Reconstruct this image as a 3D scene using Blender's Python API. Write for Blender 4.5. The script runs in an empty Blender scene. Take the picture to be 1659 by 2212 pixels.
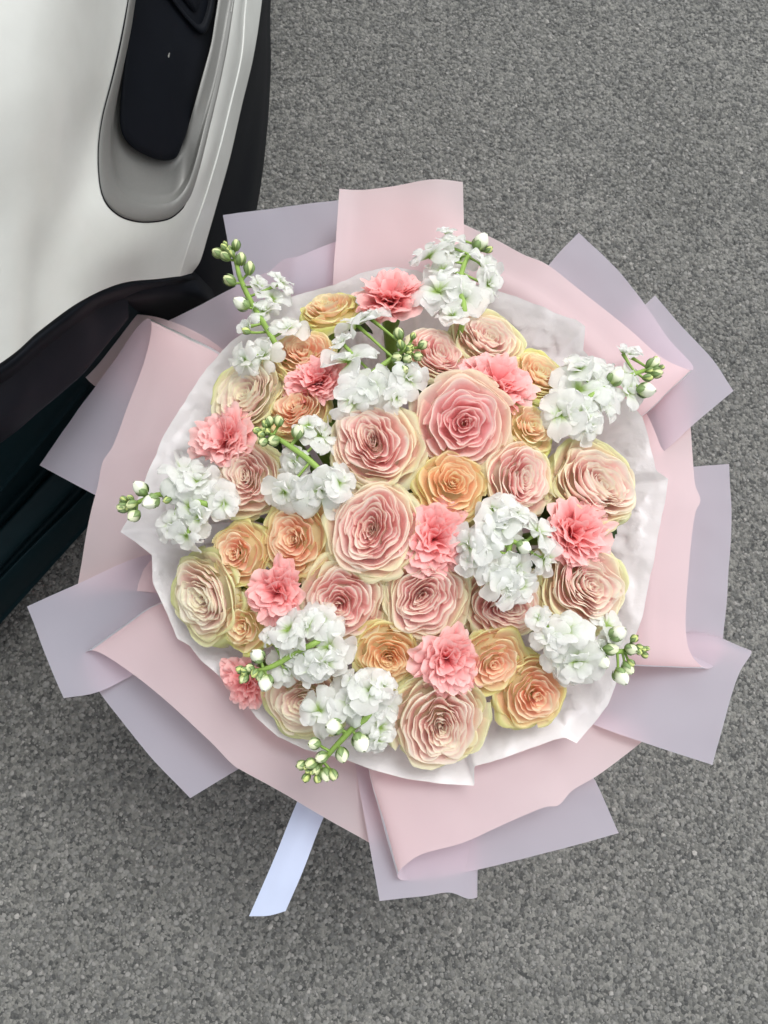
import bpy, math, random
import numpy as np
from mathutils import Vector, Matrix, noise as mnoise

random.seed(7)
C = bpy.context.scene
COL = C.collection
R = math.radians

# ------------------------------------------------------------------ camera, world, sun, exposure
CAM = Vector((0.0, -0.205, 1.45))
TILT = R(12.0)
FPX = 1662.0                      # focal length in pixels of a 1659 x 2212 picture
cam_data = bpy.data.cameras.new('camera')
cam = bpy.data.objects.new('camera', cam_data)
COL.objects.link(cam)
cam.location = CAM
cam.rotation_euler = (TILT, 0, 0)
cam_data.sensor_fit = 'VERTICAL'
cam_data.sensor_height = 34.6
cam_data.sensor_width = 25.95
cam_data.lens = 26.0
cam_data.clip_start = 0.02
cam_data.clip_end = 500
cam_data.dof.use_dof = True
cam_data.dof.focus_distance = 0.86
cam_data.dof.aperture_fstop = 11.0
C.camera = cam

SUN_EL, SUN_ROT = 62.0, 40.0      # high, soft sun behind cloud, from the upper right of the picture
w = bpy.data.worlds.new('World')
C.world = w
w.use_nodes = True
nt = w.node_tree
nt.nodes.clear()
sky = nt.nodes.new('ShaderNodeTexSky')
sky.sky_type = 'NISHITA'
sky.sun_disc = False
sky.sun_elevation = R(SUN_EL)
sky.sun_rotation = R(SUN_ROT)
sky.air_density = 1.0
sky.dust_density = 3.0
hsv = nt.nodes.new('ShaderNodeHueSaturation')   # cloud cover: the sky is nearly grey
hsv.inputs['Saturation'].default_value = 0.08
bg = nt.nodes.new('ShaderNodeBackground')
bg.inputs['Strength'].default_value = 0.15
wo = nt.nodes.new('ShaderNodeOutputWorld')
nt.links.new(sky.outputs[0], hsv.inputs['Color'])
nt.links.new(hsv.outputs[0], bg.inputs['Color'])
nt.links.new(bg.outputs[0], wo.inputs['Surface'])

sd = bpy.data.lights.new('sun', 'SUN')
sd.energy = 0.75
sd.angle = R(26)
sd.color = (1.0, 0.97, 0.93)
sun = bpy.data.objects.new('sun', sd)
COL.objects.link(sun)
_a, _e = R(SUN_ROT), R(SUN_EL)
_dir = Vector((math.sin(_a) * math.cos(_e), math.cos(_a) * math.cos(_e), math.sin(_e)))
sun.rotation_euler = _dir.to_track_quat('Z', 'Y').to_euler()
sun.location = _dir * 5

C.view_settings.view_transform = 'Standard'
C.view_settings.look = 'None'
C.view_settings.gamma = 1
C.view_settings.exposure = 0.84
C.render.engine = 'CYCLES'
C.cycles.use_denoising = True
C.cycles.max_bounces = 14
C.cycles.diffuse_bounces = 8
C.cycles.glossy_bounces = 4
C.cycles.transmission_bounces = 6
C.cycles.caustics_reflective = False
C.cycles.caustics_refractive = False

# ------------------------------------------------------------------ helpers
_ct, _st = math.cos(TILT), math.sin(TILT)
def P(px, py, z):
    """the point of the place that is seen at px, py and lies z metres above the ground"""
    dx, dy, dz = (px - 829.5) / FPX, -(py - 1106.0) / FPX, -1.0
    d = Vector((dx, dy * _ct - dz * _st, dy * _st + dz * _ct))
    k = (z - CAM.z) / d.z
    return CAM + d * k

def per_px(p):
    """metres covered by one picture pixel at point p"""
    v = p - CAM
    depth = -(v.y * -_st + v.z * _ct)
    return depth / FPX

def tag(o, label=None, cat=None, group=None, kind=None):
    if label: o['label'] = label
    if cat: o['category'] = cat
    if group: o['group'] = group
    if kind: o['kind'] = kind
    return o

def link(o, parent=None):
    COL.objects.link(o)
    if parent is not None:
        o.parent = parent
    return o

def empty(name, loc=(0, 0, 0)):
    o = bpy.data.objects.new(name, None)
    o.empty_display_size = 0.02
    COL.objects.link(o)
    o.location = loc
    return o

_face_cache = {}
def grid_faces(nu, nv, wrap=False):
    key = (nu, nv, wrap)
    if key not in _face_cache:
        f = []
        for i in range(nu if wrap else nu - 1):
            for j in range(nv - 1):
                i2 = (i + 1) % nu
                f.append((i * nv + j, i2 * nv + j, i2 * nv + j + 1, i * nv + j + 1))
        _face_cache[key] = f
    return _face_cache[key]

def mesh(name, verts, faces, mat, col=None, smooth=True):
    me = bpy.data.meshes.new(name)
    me.from_pydata([tuple(v) for v in verts], [], faces)
    if smooth:
        me.polygons.foreach_set('use_smooth', [True] * len(me.polygons))
    if col is not None:
        a = me.color_attributes.new('Col', 'FLOAT_COLOR', 'POINT')
        c = np.ones((len(verts), 4), np.float32)
        c[:, :3] = np.asarray(col, np.float32)
        a.data.foreach_set('color', c.ravel())
    me.materials.append(mat)
    me.update()
    return me

def obj(name, verts, faces, mat, parent=None, col=None, smooth=True):
    return link(bpy.data.objects.new(name, mesh(name, verts, faces, mat, col, smooth)), parent)

def cr(pts, n):
    """n points on a Catmull-Rom curve through pts"""
    p = np.asarray([tuple(q) for q in pts], float)
    if len(p) == 2:
        s = np.linspace(0, 1, n)[:, None]
        return p[0] * (1 - s) + p[1] * s
    seg = np.linalg.norm(np.diff(p, axis=0), axis=1)
    t = np.concatenate([[0], np.cumsum(np.sqrt(seg + 1e-9))])
    t /= t[-1]
    m = np.zeros_like(p)
    for i in range(len(p)):
        a, b = max(i - 1, 0), min(i + 1, len(p) - 1)
        m[i] = (p[b] - p[a]) / (t[b] - t[a])
    s = np.linspace(0, 1, n)
    k = np.clip(np.searchsorted(t, s, side='right') - 1, 0, len(p) - 2)
    h = (t[k + 1] - t[k])
    x = ((s - t[k]) / h)[:, None]
    h = h[:, None]
    return ((2 * x**3 - 3 * x**2 + 1) * p[k] + (x**3 - 2 * x**2 + x) * h * m[k]
            + (-2 * x**3 + 3 * x**2) * p[k + 1] + (x**3 - x**2) * h * m[k + 1])

def loft(curves, nu, nv):
    """surface through curves of points: nu rows across the curves, nv along each"""
    rows = np.array([cr(c, nv) for c in curves])
    out = np.zeros((nu, nv, 3))
    for j in range(nv):
        out[:, j] = cr(rows[:, j], nu)
    return out

def px_curves(curves, dz=0.0):
    return [[P(x, y, z + dz) for x, y, z in c] for c in curves]

def tube(pts, radii, n=8, seg=None):
    """verts and faces of a tapered tube along pts"""
    p = cr(pts, seg or max(6, len(pts) * 4))
    rr = np.interp(np.linspace(0, 1, len(p)), np.linspace(0, 1, len(radii)), radii)
    vs, fs = [], []
    for i in range(len(p)):
        d = Vector(p[min(i + 1, len(p) - 1)] - p[max(i - 1, 0)]).normalized()
        a = d.orthogonal().normalized() if i == 0 else (a - d * a.dot(d)).normalized()
        b = d.cross(a)
        for k in range(n):
            th = 2 * math.pi * k / n
            vs.append(Vector(p[i]) + (a * math.cos(th) + b * math.sin(th)) * rr[i])
    for i in range(len(p) - 1):
        for k in range(n):
            k2 = (k + 1) % n
            fs.append((i * n + k, i * n + k2, (i + 1) * n + k2, (i + 1) * n + k))
    fs.append(tuple(range(n - 1, -1, -1)))
    fs.append(tuple(range((len(p) - 1) * n, len(p) * n)))
    return vs, fs

# ------------------------------------------------------------------ materials
def new_mat(name):
    m = bpy.data.materials.new(name)
    m.use_nodes = True
    t = m.node_tree
    t.nodes.clear()
    out = t.nodes.new('ShaderNodeOutputMaterial')
    return m, t, out

def N(t, kind, **kw):
    n = t.nodes.new(kind)
    for k, v in kw.items():
        if k.startswith('_'):
            setattr(n, k[1:], v)
        else:
            n.inputs[k.replace('__', ' ')].default_value = v
    return n

def bump_of(t, height, strength, dist):
    b = N(t, 'ShaderNodeBump', Strength=strength, Distance=dist)
    t.links.new(height, b.inputs['Height'])
    return b

def petal_material(name, trans=0.3, rough=0.55, gain=1.0, bump=0.15, vein=180.0):
    m, t, out = new_mat(name)
    at = N(t, 'ShaderNodeVertexColor', _layer_name='Col')
    geo = N(t, 'ShaderNodeTexCoord')
    nz = N(t, 'ShaderNodeTexNoise', Scale=vein, Detail=4.0)
    t.links.new(geo.outputs['Object'], nz.inputs['Vector'])
    br = N(t, 'ShaderNodeHueSaturation')
    mr = N(t, 'ShaderNodeMapRange')
    mr.inputs['To Min'].default_value = 0.93 * gain
    mr.inputs['To Max'].default_value = 1.05 * gain
    t.links.new(nz.outputs['Fac'], mr.inputs['Value'])
    t.links.new(mr.outputs[0], br.inputs['Value'])
    t.links.new(at.outputs['Color'], br.inputs['Color'])
    b = bump_of(t, nz.outputs['Fac'], bump, 0.002)
    pr = N(t, 'ShaderNodeBsdfPrincipled', Roughness=rough)
    pr.inputs['Specular IOR Level'].default_value = 0.25
    tr = N(t, 'ShaderNodeBsdfTranslucent')
    mx = N(t, 'ShaderNodeMixShader')
    mx.inputs[0].default_value = trans
    t.links.new(br.outputs[0], pr.inputs['Base Color'])
    t.links.new(br.outputs[0], tr.inputs['Color'])
    t.links.new(b.outputs[0], pr.inputs['Normal'])
    t.links.new(pr.outputs[0], mx.inputs[1])
    t.links.new(tr.outputs[0], mx.inputs[2])
    t.links.new(mx.outputs[0], out.inputs['Surface'])
    return m

def plain(name, color, rough=0.5, spec=0.5, metal=0.0, coat=0.0, noise=0.0, nscale=40.0, bump=0.0, bscale=200.0):
    m, t, out = new_mat(name)
    pr = N(t, 'ShaderNodeBsdfPrincipled', Roughness=rough, Metallic=metal)
    pr.inputs['Base Color'].default_value = (*color, 1)
    pr.inputs['Specular IOR Level'].default_value = spec
    pr.inputs['Coat Weight'].default_value = coat
    pr.inputs['Coat Roughness'].default_value = 0.05
    tc = N(t, 'ShaderNodeTexCoord')
    if noise:
        nz = N(t, 'ShaderNodeTexNoise', Scale=nscale, Detail=6.0)
        t.links.new(tc.outputs['Object'], nz.inputs['Vector'])
        mr = N(t, 'ShaderNodeMapRange')
        mr.inputs['To Min'].default_value = 1 - noise
        mr.inputs['To Max'].default_value = 1 + noise
        t.links.new(nz.outputs['Fac'], mr.inputs['Value'])
        hs = N(t, 'ShaderNodeHueSaturation')
        hs.inputs['Color'].default_value = (*color, 1)
        t.links.new(mr.outputs[0], hs.inputs['Value'])
        t.links.new(hs.outputs[0], pr.inputs['Base Color'])
    if bump:
        nb = N(t, 'ShaderNodeTexNoise', Scale=bscale, Detail=3.0)
        t.links.new(tc.outputs['Object'], nb.inputs['Vector'])
        t.links.new(bump_of(t, nb.outputs['Fac'], bump, 0.001).outputs[0], pr.inputs['Normal'])
    t.links.new(pr.outputs[0], out.inputs['Surface'])
    return m

def film_material():
    """frosted film: scatters a lilac white back and lets a pink light through"""
    m, t, out = new_mat('frosted_film')
    ge = N(t, 'ShaderNodeNewGeometry')
    cm = N(t, 'ShaderNodeMix', _data_type='RGBA')          # one face lilac, the other blush pink
    cm.inputs['A'].default_value = (0.70, 0.705, 0.83, 1)
    cm.inputs['B'].default_value = (0.89, 0.775, 0.80, 1)
    t.links.new(ge.outputs['Backfacing'], cm.inputs['Factor'])
    df = N(t, 'ShaderNodeBsdfDiffuse')
    t.links.new(cm.outputs['Result'], df.inputs['Color'])
    tr = N(t, 'ShaderNodeBsdfTranslucent')
    tr.inputs['Color'].default_value = (1.0, 0.74, 0.735, 1)
    fm = N(t, 'ShaderNodeMapRange')
    fm.inputs['To Min'].default_value = 0.70
    fm.inputs['To Max'].default_value = 0.655
    t.links.new(ge.outputs['Backfacing'], fm.inputs['Value'])
    mx = N(t, 'ShaderNodeMixShader')
    t.links.new(fm.outputs[0], mx.inputs[0])
    gl = N(t, 'ShaderNodeBsdfGlossy', Roughness=0.42)
    gl.inputs['Color'].default_value = (1, 1, 1, 1)
    fr = N(t, 'ShaderNodeFresnel', IOR=1.12)
    m2 = N(t, 'ShaderNodeMixShader')
    t.links.new(df.outputs[0], mx.inputs[1])
    t.links.new(tr.outputs[0], mx.inputs[2])
    t.links.new(fr.outputs[0], m2.inputs[0])
    t.links.new(mx.outputs[0], m2.inputs[1])
    t.links.new(gl.outputs[0], m2.inputs[2])
    t.links.new(m2.outputs[0], out.inputs['Surface'])
    return m

def tissue_material():
    m, t, out = new_mat('tissue_paper')
    tc = N(t, 'ShaderNodeTexCoord')
    nz = N(t, 'ShaderNodeTexNoise', Scale=30.0, Detail=8.0, Roughness=0.65)
    vo = N(t, 'ShaderNodeTexNoise', _noise_type='RIDGED_MULTIFRACTAL', Scale=11.0, Detail=4.0, Distortion=0.9)
    t.links.new(tc.outputs['Object'], nz.inputs['Vector'])
    ad = N(t, 'ShaderNodeVectorMath', _operation='ADD')
    t.links.new(tc.outputs['Object'], ad.inputs[0])
    sc = N(t, 'ShaderNodeVectorMath', _operation='SCALE')
    sc.inputs['Scale'].default_value = 0.03
    t.links.new(nz.outputs['Color'], sc.inputs[0])
    t.links.new(sc.outputs[0], ad.inputs[1])
    t.links.new(ad.outputs[0], vo.inputs['Vector'])
    mul = N(t, 'ShaderNodeMath', _operation='ADD')
    t.links.new(vo.outputs['Fac'], mul.inputs[0])
    nzs = N(t, 'ShaderNodeMath', _operation='MULTIPLY')
    nzs.inputs[1].default_value = 0.25
    t.links.new(nz.outputs['Fac'], nzs.inputs[0])
    t.links.new(nzs.outputs[0], mul.inputs[1])
    b = bump_of(t, mul.outputs[0], 0.7, 0.008)
    df = N(t, 'ShaderNodeBsdfPrincipled', Roughness=0.7)
    df.inputs['Specular IOR Level'].default_value = 0.2
    df.inputs['Base Color'].default_value = (0.95, 0.945, 0.96, 1)
    tr = N(t, 'ShaderNodeBsdfTranslucent')
    tr.inputs['Color'].default_value = (0.95, 0.92, 0.94, 1)
    t.links.new(b.outputs[0], df.inputs['Normal'])
    mx = N(t, 'ShaderNodeMixShader')
    mx.inputs[0].default_value = 0.42
    t.links.new(df.outputs[0], mx.inputs[1])
    t.links.new(tr.outputs[0], mx.inputs[2])
    t.links.new(mx.outputs[0], out.inputs['Surface'])
    return m

def asphalt_material():
    m, t, out = new_mat('asphalt')
    tc = N(t, 'ShaderNodeTexCoord')
    v1 = N(t, 'ShaderNodeTexVoronoi', Scale=170.0)
    n1 = N(t, 'ShaderNodeTexNoise', Scale=260.0, Detail=5.0, Roughness=0.7)
    n2 = N(t, 'ShaderNodeTexNoise', Scale=4.0, Detail=5.0)
    for n in (v1, n1, n2):
        t.links.new(tc.outputs['Object'], n.inputs['Vector'])
    cr_ = N(t, 'ShaderNodeValToRGB')
    cr_.color_ramp.elements[0].position = 0.25
    cr_.color_ramp.elements[0].color = (0.055, 0.057, 0.057, 1)
    cr_.color_ramp.elements[1].position = 0.8
    cr_.color_ramp.elements[1].color = (0.215, 0.215, 0.20, 1)
    mixv = N(t, 'ShaderNodeMath', _operation='ADD')
    s1 = N(t, 'ShaderNodeMath', _operation='MULTIPLY')
    s1.inputs[1].default_value = 0.55
    sepv = N(t, 'ShaderNodeSeparateColor')
    t.links.new(v1.outputs['Color'], sepv.inputs[0])
    t.links.new(sepv.outputs[0], s1.inputs[0])
    s2 = N(t, 'ShaderNodeMath', _operation='MULTIPLY')
    s2.inputs[1].default_value = 0.5
    t.links.new(n1.outputs['Fac'], s2.inputs[0])
    t.links.new(s1.outputs[0], mixv.inputs[0])
    t.links.new(s2.outputs[0], mixv.inputs[1])
    t.links.new(mixv.outputs[0], cr_.inputs['Fac'])
    mr = N(t, 'ShaderNodeMapRange')
    mr.inputs['From Min'].default_value = 0.3
    mr.inputs['From Max'].default_value = 0.7
    mr.inputs['To Min'].default_value = 0.86
    mr.inputs['To Max'].default_value = 1.1
    t.links.new(n2.outputs['Fac'], mr.inputs['Value'])
    hs = N(t, 'ShaderNodeHueSaturation')
    t.links.new(cr_.outputs[0], hs.inputs['Color'])
    t.links.new(mr.outputs[0], hs.inputs['Value'])
    pr = N(t, 'ShaderNodeBsdfPrincipled', Roughness=0.85)
    pr.inputs['Specular IOR Level'].default_value = 0.2
    t.links.new(hs.outputs[0], pr.inputs['Base Color'])
    hsub = N(t, 'ShaderNodeMath', _operation='SUBTRACT')
    t.links.new(n1.outputs['Fac'], hsub.inputs[0])
    t.links.new(v1.outputs['Distance'], hsub.inputs[1])
    t.links.new(bump_of(t, hsub.outputs[0], 0.8, 0.004).outputs[0], pr.inputs['Normal'])
    t.links.new(pr.outputs[0], out.inputs['Surface'])
    return m

def stone_material():
    m, t, out = new_mat('asphalt_stone')
    oi = N(t, 'ShaderNodeObjectInfo')
    rp = N(t, 'ShaderNodeValToRGB')
    e = rp.color_ramp.elements
    e[0].position = 0.0
    e[0].color = (0.085, 0.087, 0.086, 1)
    e[1].position = 1.0
    e[1].color = (0.28, 0.275, 0.26, 1)
    for p_, c_ in ((0.45, (0.140, 0.142, 0.137, 1)), (0.85, (0.195, 0.195, 0.186, 1)), (0.97, (0.22, 0.218, 0.208, 1))):
        k = e.new(p_)
        k.color = c_
    t.links.new(oi.outputs['Random'], rp.inputs['Fac'])
    tc = N(t, 'ShaderNodeTexCoord')
    pr = N(t, 'ShaderNodeBsdfPrincipled', Roughness=0.8)
    pr.inputs['Specular IOR Level'].default_value = 0.25
    t.links.new(rp.outputs[0], pr.inputs['Base Color'])
    t.links.new(pr.outputs[0], out.inputs['Surface'])
    return m

def car_paint():
    m, t, out = new_mat('white_paint')
    tc = N(t, 'ShaderNodeTexCoord')
    n1 = N(t, 'ShaderNodeTexNoise', Scale=9.0, Detail=7.0, Roughness=0.6)
    v1 = N(t, 'ShaderNodeTexVoronoi', Scale=26.0)
    t.links.new(tc.outputs['Object'], n1.inputs['Vector'])
    t.links.new(tc.outputs['Object'], v1.inputs['Vector'])
    spk = N(t, 'ShaderNodeMath', _operation='LESS_THAN')       # rare specks of road dirt
    spk.inputs[1].default_value = 0.035
    t.links.new(v1.outputs['Distance'], spk.inputs[0])
    sp = N(t, 'ShaderNodeSeparateColor')
    t.links.new(v1.outputs['Color'], sp.inputs[0])
    gt = N(t, 'ShaderNodeMath', _operation='GREATER_THAN')
    gt.inputs[1].default_value = 0.8
    t.links.new(sp.outputs[0], gt.inputs[0])
    an = N(t, 'ShaderNodeMath', _operation='MULTIPLY')
    t.links.new(spk.outputs[0], an.inputs[0])
    t.links.new(gt.outputs[0], an.inputs[1])
    am = N(t, 'ShaderNodeMath', _operation='MULTIPLY')
    am.inputs[1].default_value = 0.55
    t.links.new(an.outputs[0], am.inputs[0])
    r1 = N(t, 'ShaderNodeValToRGB')
    r1.color_ramp.elements[0].position = 0.3
    r1.color_ramp.elements[0].color = (0.49, 0.503, 0.478, 1)
    r1.color_ramp.elements[1].position = 0.65
    r1.color_ramp.elements[1].color = (0.555, 0.572, 0.548, 1)
    t.links.new(n1.outputs['Fac'], r1.inputs['Fac'])
    mx = N(t, 'ShaderNodeMix', _data_type='RGBA')
    mx.inputs['B'].default_value = (0.16, 0.14, 0.12, 1)
    t.links.new(am.outputs[0], mx.inputs['Factor'])
    t.links.new(r1.outputs[0], mx.inputs['A'])
    pr = N(t, 'ShaderNodeBsdfPrincipled', Roughness=0.5)
    pr.inputs['Coat Weight'].default_value = 0.22
    pr.inputs['Coat Roughness'].default_value = 0.06
    t.links.new(mx.outputs['Result'], pr.inputs['Base Color'])
    t.links.new(pr.outputs[0], out.inputs['Surface'])
    return m

M_rose = petal_material('rose_petal', 0.58, bump=.08)
M_carn = petal_material('carnation_petal', 0.40, 0.6, bump=.06)
M_stock = petal_material('stock_petal', 0.58, 0.6, bump=0.08, vein=9.0)
M_bud = petal_material('stock_bud', 0.15, 0.5)
M_stem = plain('green_stem', (0.22, 0.34, 0.075), 0.5, 0.3, noise=0.25, nscale=60)
M_leaf = plain('dark_leaf', (0.045, 0.085, 0.03), 0.45, 0.4, noise=0.3, nscale=60)
M_film = film_material()
M_tissue = tissue_material()
M_ribbon = plain('satin_ribbon', (0.43, 0.49, 0.64), 0.4, 0.5, noise=0.04, nscale=30, bump=0.1, bscale=900)  # bluish base colour carries the sky's reflection on the satin
M_asphalt = asphalt_material()
M_stone = stone_material()
M_paint = car_paint()
M_black = plain('black_plastic', (0.004, 0.005, 0.0075), 0.5, 0.06, noise=0.2, nscale=25, bump=0.15, bscale=1500)
M_liner = plain('liner_plastic', (0.008, 0.008, 0.012), 0.55, 0.12, bump=0.2, bscale=900)
M_bezel = plain('grey_metallic_paint', (0.165, 0.167, 0.16), 0.5, 0.35, metal=0.2, coat=0.1, noise=0.06, nscale=300)
M_rubber = plain('sill_plastic', (0.003, 0.0115, 0.0150), 0.55, 0.10, noise=0.2, nscale=40)

# ------------------------------------------------------------------ ground
S = 60.0
obj('ground', [(-S, -S, 0), (S, -S, 0), (S, S, 0), (-S, S, 0)], [(0, 1, 2, 3)], M_asphalt, smooth=False)
tag(bpy.data.objects['ground'], 'grey asphalt ground under the bouquet and the car', kind='structure')

def stones_stuff():
    # a dozen stone shapes, scattered over the patch of asphalt near the camera
    proto_col = bpy.data.collections.new('stone_shapes')
    rs = np.random.RandomState(3)
    t_ = (1 + 5 ** .5) / 2
    iv = np.array([(-1, t_, 0), (1, t_, 0), (-1, -t_, 0), (1, -t_, 0), (0, -1, t_), (0, 1, t_), (0, -1, -t_), (0, 1, -t_),
                   (t_, 0, -1), (t_, 0, 1), (-t_, 0, -1), (-t_, 0, 1)], float)
    iv /= np.linalg.norm(iv[0])
    ifc = [(0, 11, 5), (0, 5, 1), (0, 1, 7), (0, 7, 10), (0, 10, 11), (1, 5, 9), (5, 11, 4), (11, 10, 2), (10, 7, 6), (7, 1, 8),
           (3, 9, 4), (3, 4, 2), (3, 2, 6), (3, 6, 8), (3, 8, 9), (4, 9, 5), (2, 4, 11), (6, 2, 10), (8, 6, 7), (9, 8, 1)]
    for k in range(10):
        v = iv * (1 + rs.uniform(-.28, .28, (12, 1)))
        v = v * np.array([rs.uniform(.75, 1.25), rs.uniform(.75, 1.25), rs.uniform(.45, .7)])
        me = mesh('stone_shape', v, ifc, M_stone, smooth=False)
        o = bpy.data.objects.new('stone_shape', me)
        proto_col.objects.link(o)
    me = bpy.data.meshes.new('asphalt_stones')
    a = 2.1
    me.from_pydata([(-1.75, -1.45, 0.0), (1.75, -1.45, 0.0), (1.75, 2.1, 0.0), (-1.75, 2.1, 0.0)], [], [(0, 1, 2, 3)])
    o = bpy.data.objects.new('asphalt_stones', me)
    COL.objects.link(o)
    tag(o, 'fine grey stone chips set in the asphalt', kind='stuff')
    g = bpy.data.node_groups.new('scatter_stones', 'GeometryNodeTree')
    g.interface.new_socket('Geometry', in_out='INPUT', socket_type='NodeSocketGeometry')
    g.interface.new_socket('Geometry', in_out='OUTPUT', socket_type='NodeSocketGeometry')
    gi = g.nodes.new('NodeGroupInput')
    go = g.nodes.new('NodeGroupOutput')
    ds = g.nodes.new('GeometryNodeDistributePointsOnFaces')
    ds.distribute_method = 'RANDOM'
    ds.inputs['Density'].default_value = 25000
    ds.inputs['Seed'].default_value = 5
    ci = g.nodes.new('GeometryNodeCollectionInfo')
    ci.inputs['Collection'].default_value = proto_col
    ci.inputs['Separate Children'].default_value = True
    ci.inputs['Reset Children'].default_value = True
    ip = g.nodes.new('GeometryNodeInstanceOnPoints')
    ip.inputs['Pick Instance'].default_value = True
    rr = g.nodes.new('FunctionNodeRandomValue')
    rr.data_type = 'FLOAT_VECTOR'
    rr.inputs[0].default_value = (-.35, -.35, 0)
    rr.inputs[1].default_value = (.35, .35, 6.28)
    rsz = g.nodes.new('FunctionNodeRandomValue')
    rsz.data_type = 'FLOAT'
    rsz.inputs[2].default_value = 0.0
    rsz.inputs[3].default_value = 1.0
    rsz.inputs['Seed'].default_value = 9
    pw = g.nodes.new('ShaderNodeMath')
    pw.operation = 'POWER'
    pw.inputs[1].default_value = 2.4
    ma = g.nodes.new('ShaderNodeMath')
    ma.operation = 'MULTIPLY_ADD'
    ma.inputs[1].default_value = 0.0034
    ma.inputs[2].default_value = 0.0016
    g.links.new(rsz.outputs[1], pw.inputs[0])
    g.links.new(pw.outputs[0], ma.inputs[0])
    g.links.new(gi.outputs[0], ds.inputs['Mesh'])
    g.links.new(ds.outputs['Points'], ip.inputs['Points'])
    g.links.new(ci.outputs[0], ip.inputs['Instance'])
    g.links.new(rr.outputs[0], ip.inputs['Rotation'])
    g.links.new(ma.outputs[0], ip.inputs['Scale'])
    g.links.new(ip.outputs[0], go.inputs[0])
    md = o.modifiers.new('scatter', 'NODES')
    md.node_group = g
stones_stuff()

# ------------------------------------------------------------------ the parked car
car = empty('parked_car', P(150, 500, 0.0))
CAR_LOC = Vector(car.location)
tag(car, 'white car parked on the asphalt with black lower cladding and grey light surround', 'car')
def carpart(name, verts, faces, mat, smooth=True, parent=None):
    vs = [Vector(v) - CAR_LOC for v in verts]
    return obj(name, vs, faces, mat, parent or car, smooth=smooth)

C5 = [(640, -700, .53), (600, -300, .515), (566, 0, .50), (548, 120, .49), (522, 230, .48), (497, 340, .47), (472, 430, .46), (449, 510, .45), (432, 565, .443), (415, 590, .44)]
body_cols = [
    [(-1700, -700, 1.02), (-1700, -200, 1.0), (-1700, 500, .97), (-1700, 1100, .88), (-1700, 1500, .76), (-1700, 1700, .66)],
    [(-900, -700, 1.0), (-900, -200, .985), (-900, 400, .95), (-900, 900, .86), (-900, 1150, .78), (-900, 1290, .70)],
    [(-380, -700, .985), (-380, -200, .965), (-380, 300, .91), (-380, 700, .82), (-380, 920, .75), (-380, 1020, .70)],
    [(0, -700, .955), (0, -200, .93), (0, 200, .87), (0, 500, .79), (0, 680, .735), (0, 785, .70)],
    [(200, -700, .925), (165, -200, .895), (130, 150, .842), (110, 400, .78), (95, 560, .732), (85, 715, .685)],
    [(350, -700, .84), (300, -200, .81), (274, 0, .785), (245, 150, .765), (212, 278, .745), (195, 380, .73), (186, 476, .715), (178, 560, .695), (172, 652, .665)],
    [(440, -700, .77), (400, -200, .735), (375, 0, .715), (355, 150, .70), (330, 278, .685), (310, 380, .67), (290, 476, .655), (275, 550, .635), (262, 612, .60)],
    [(550, -700, .675), (528, -200, .645), (508, 0, .63), (490, 110, .62), (450, 290, .60), (430, 370, .59), (402, 448, .575), (370, 530, .555), (345, 602, .53)],
    [(585, -700, .61), (560, -200, .585), (530, 0, .57), (520, 120, .56), (495, 230, .55), (470, 330, .54), (440, 430, .53), (412, 510, .515), (386, 597, .49)],
    [(589, -700, .606), (564, -200, .581), (534, 0, .566), (524, 120, .556), (499, 230, .546), (474, 330, .536), (444, 430, .526), (416, 510, .511), (389, 597, .486)],
    C5,
]
NU, NV = 150, 170
body = loft(px_curves(body_cols), NU, NV)

def in_poly(x, y, poly):
    c = False
    n = len(poly)
    for i in range(n):
        x1, y1 = poly[i]
        x2, y2 = poly[i - 1]
        if (y1 > y) != (y2 > y) and x < (x2 - x1) * (y - y1) / (y2 - y1) + x1:
            c = not c
    return c

def to_px(v):
    d = v - np.array(CAM)
    yy = d[..., 1] * _ct + d[..., 2] * _st
    zz = -d[..., 1] * _st + d[..., 2] * _ct
    return np.stack([829.5 + FPX * d[..., 0] / -zz, 1106.0 - FPX * yy / -zz], -1)

bpx = to_px(body)
flat_px, flat_v = bpx.reshape(-1, 2), body.reshape(-1, 3)
def on_body(px, py, push=0.0):
    """point of the bumper skin seen at px, py, lifted by push"""
    q = flat_px - np.array([px, py])
    d = (q ** 2).sum(1)
    k = np.argpartition(d, 60)[:60]
    wgt = np.sqrt(np.exp(-d[k] / 500.0) + 1e-4)
    A = np.stack([np.ones(60), q[k, 0], q[k, 1]], 1) * wgt[:, None]
    z = np.linalg.lstsq(A, flat_v[k, 2] * wgt, rcond=None)[0][0]
    return P(px, py, z + push)

bezel_out = [(300, -160), (287, -60), (278, 0), (268, 60), (256, 120), (240, 185), (224, 245), (215, 300), (213, 350), (217, 400), (226, 430), (242, 452), (267, 469), (302, 478), (340, 477), (370, 469), (395, 448), (414, 420), (430, 372), (450, 290), (472, 200), (490, 112), (500, 50), (508, 0), (515, -60), (520, -150), (480, -230), (360, -230)]
bezel_mid = [(318, -140), (303, -60), (293, 0), (284, 60), (272, 120), (258, 185), (246, 245), (240, 300), (242, 345), (250, 385), (262, 408), (280, 425), (305, 436), (328, 441), (352, 440), (376, 432), (396, 412), (410, 385), (424, 340), (442, 270), (464, 185), (480, 105), (490, 45), (498, 0), (505, -60), (508, -140), (470, -205), (372, -205)]
panel_out = [(325, -120), (300, -60), (280, 0), (275, 60), (270, 120), (263, 185), (259, 240), (260, 275), (268, 298), (280, 313), (298, 327), (318, 337), (340, 345), (360, 347), (377, 343), (386, 332), (394, 312), (402, 290), (412, 255), (422, 220), (440, 155), (456, 95), (464, 45), (471, 0), (478, -60), (482, -120), (450, -180), (380, -180)]
hole = [(x + (350 - x) * .022, y + (130 - y) * .012) for x, y in bezel_out]
faces = []
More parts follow.
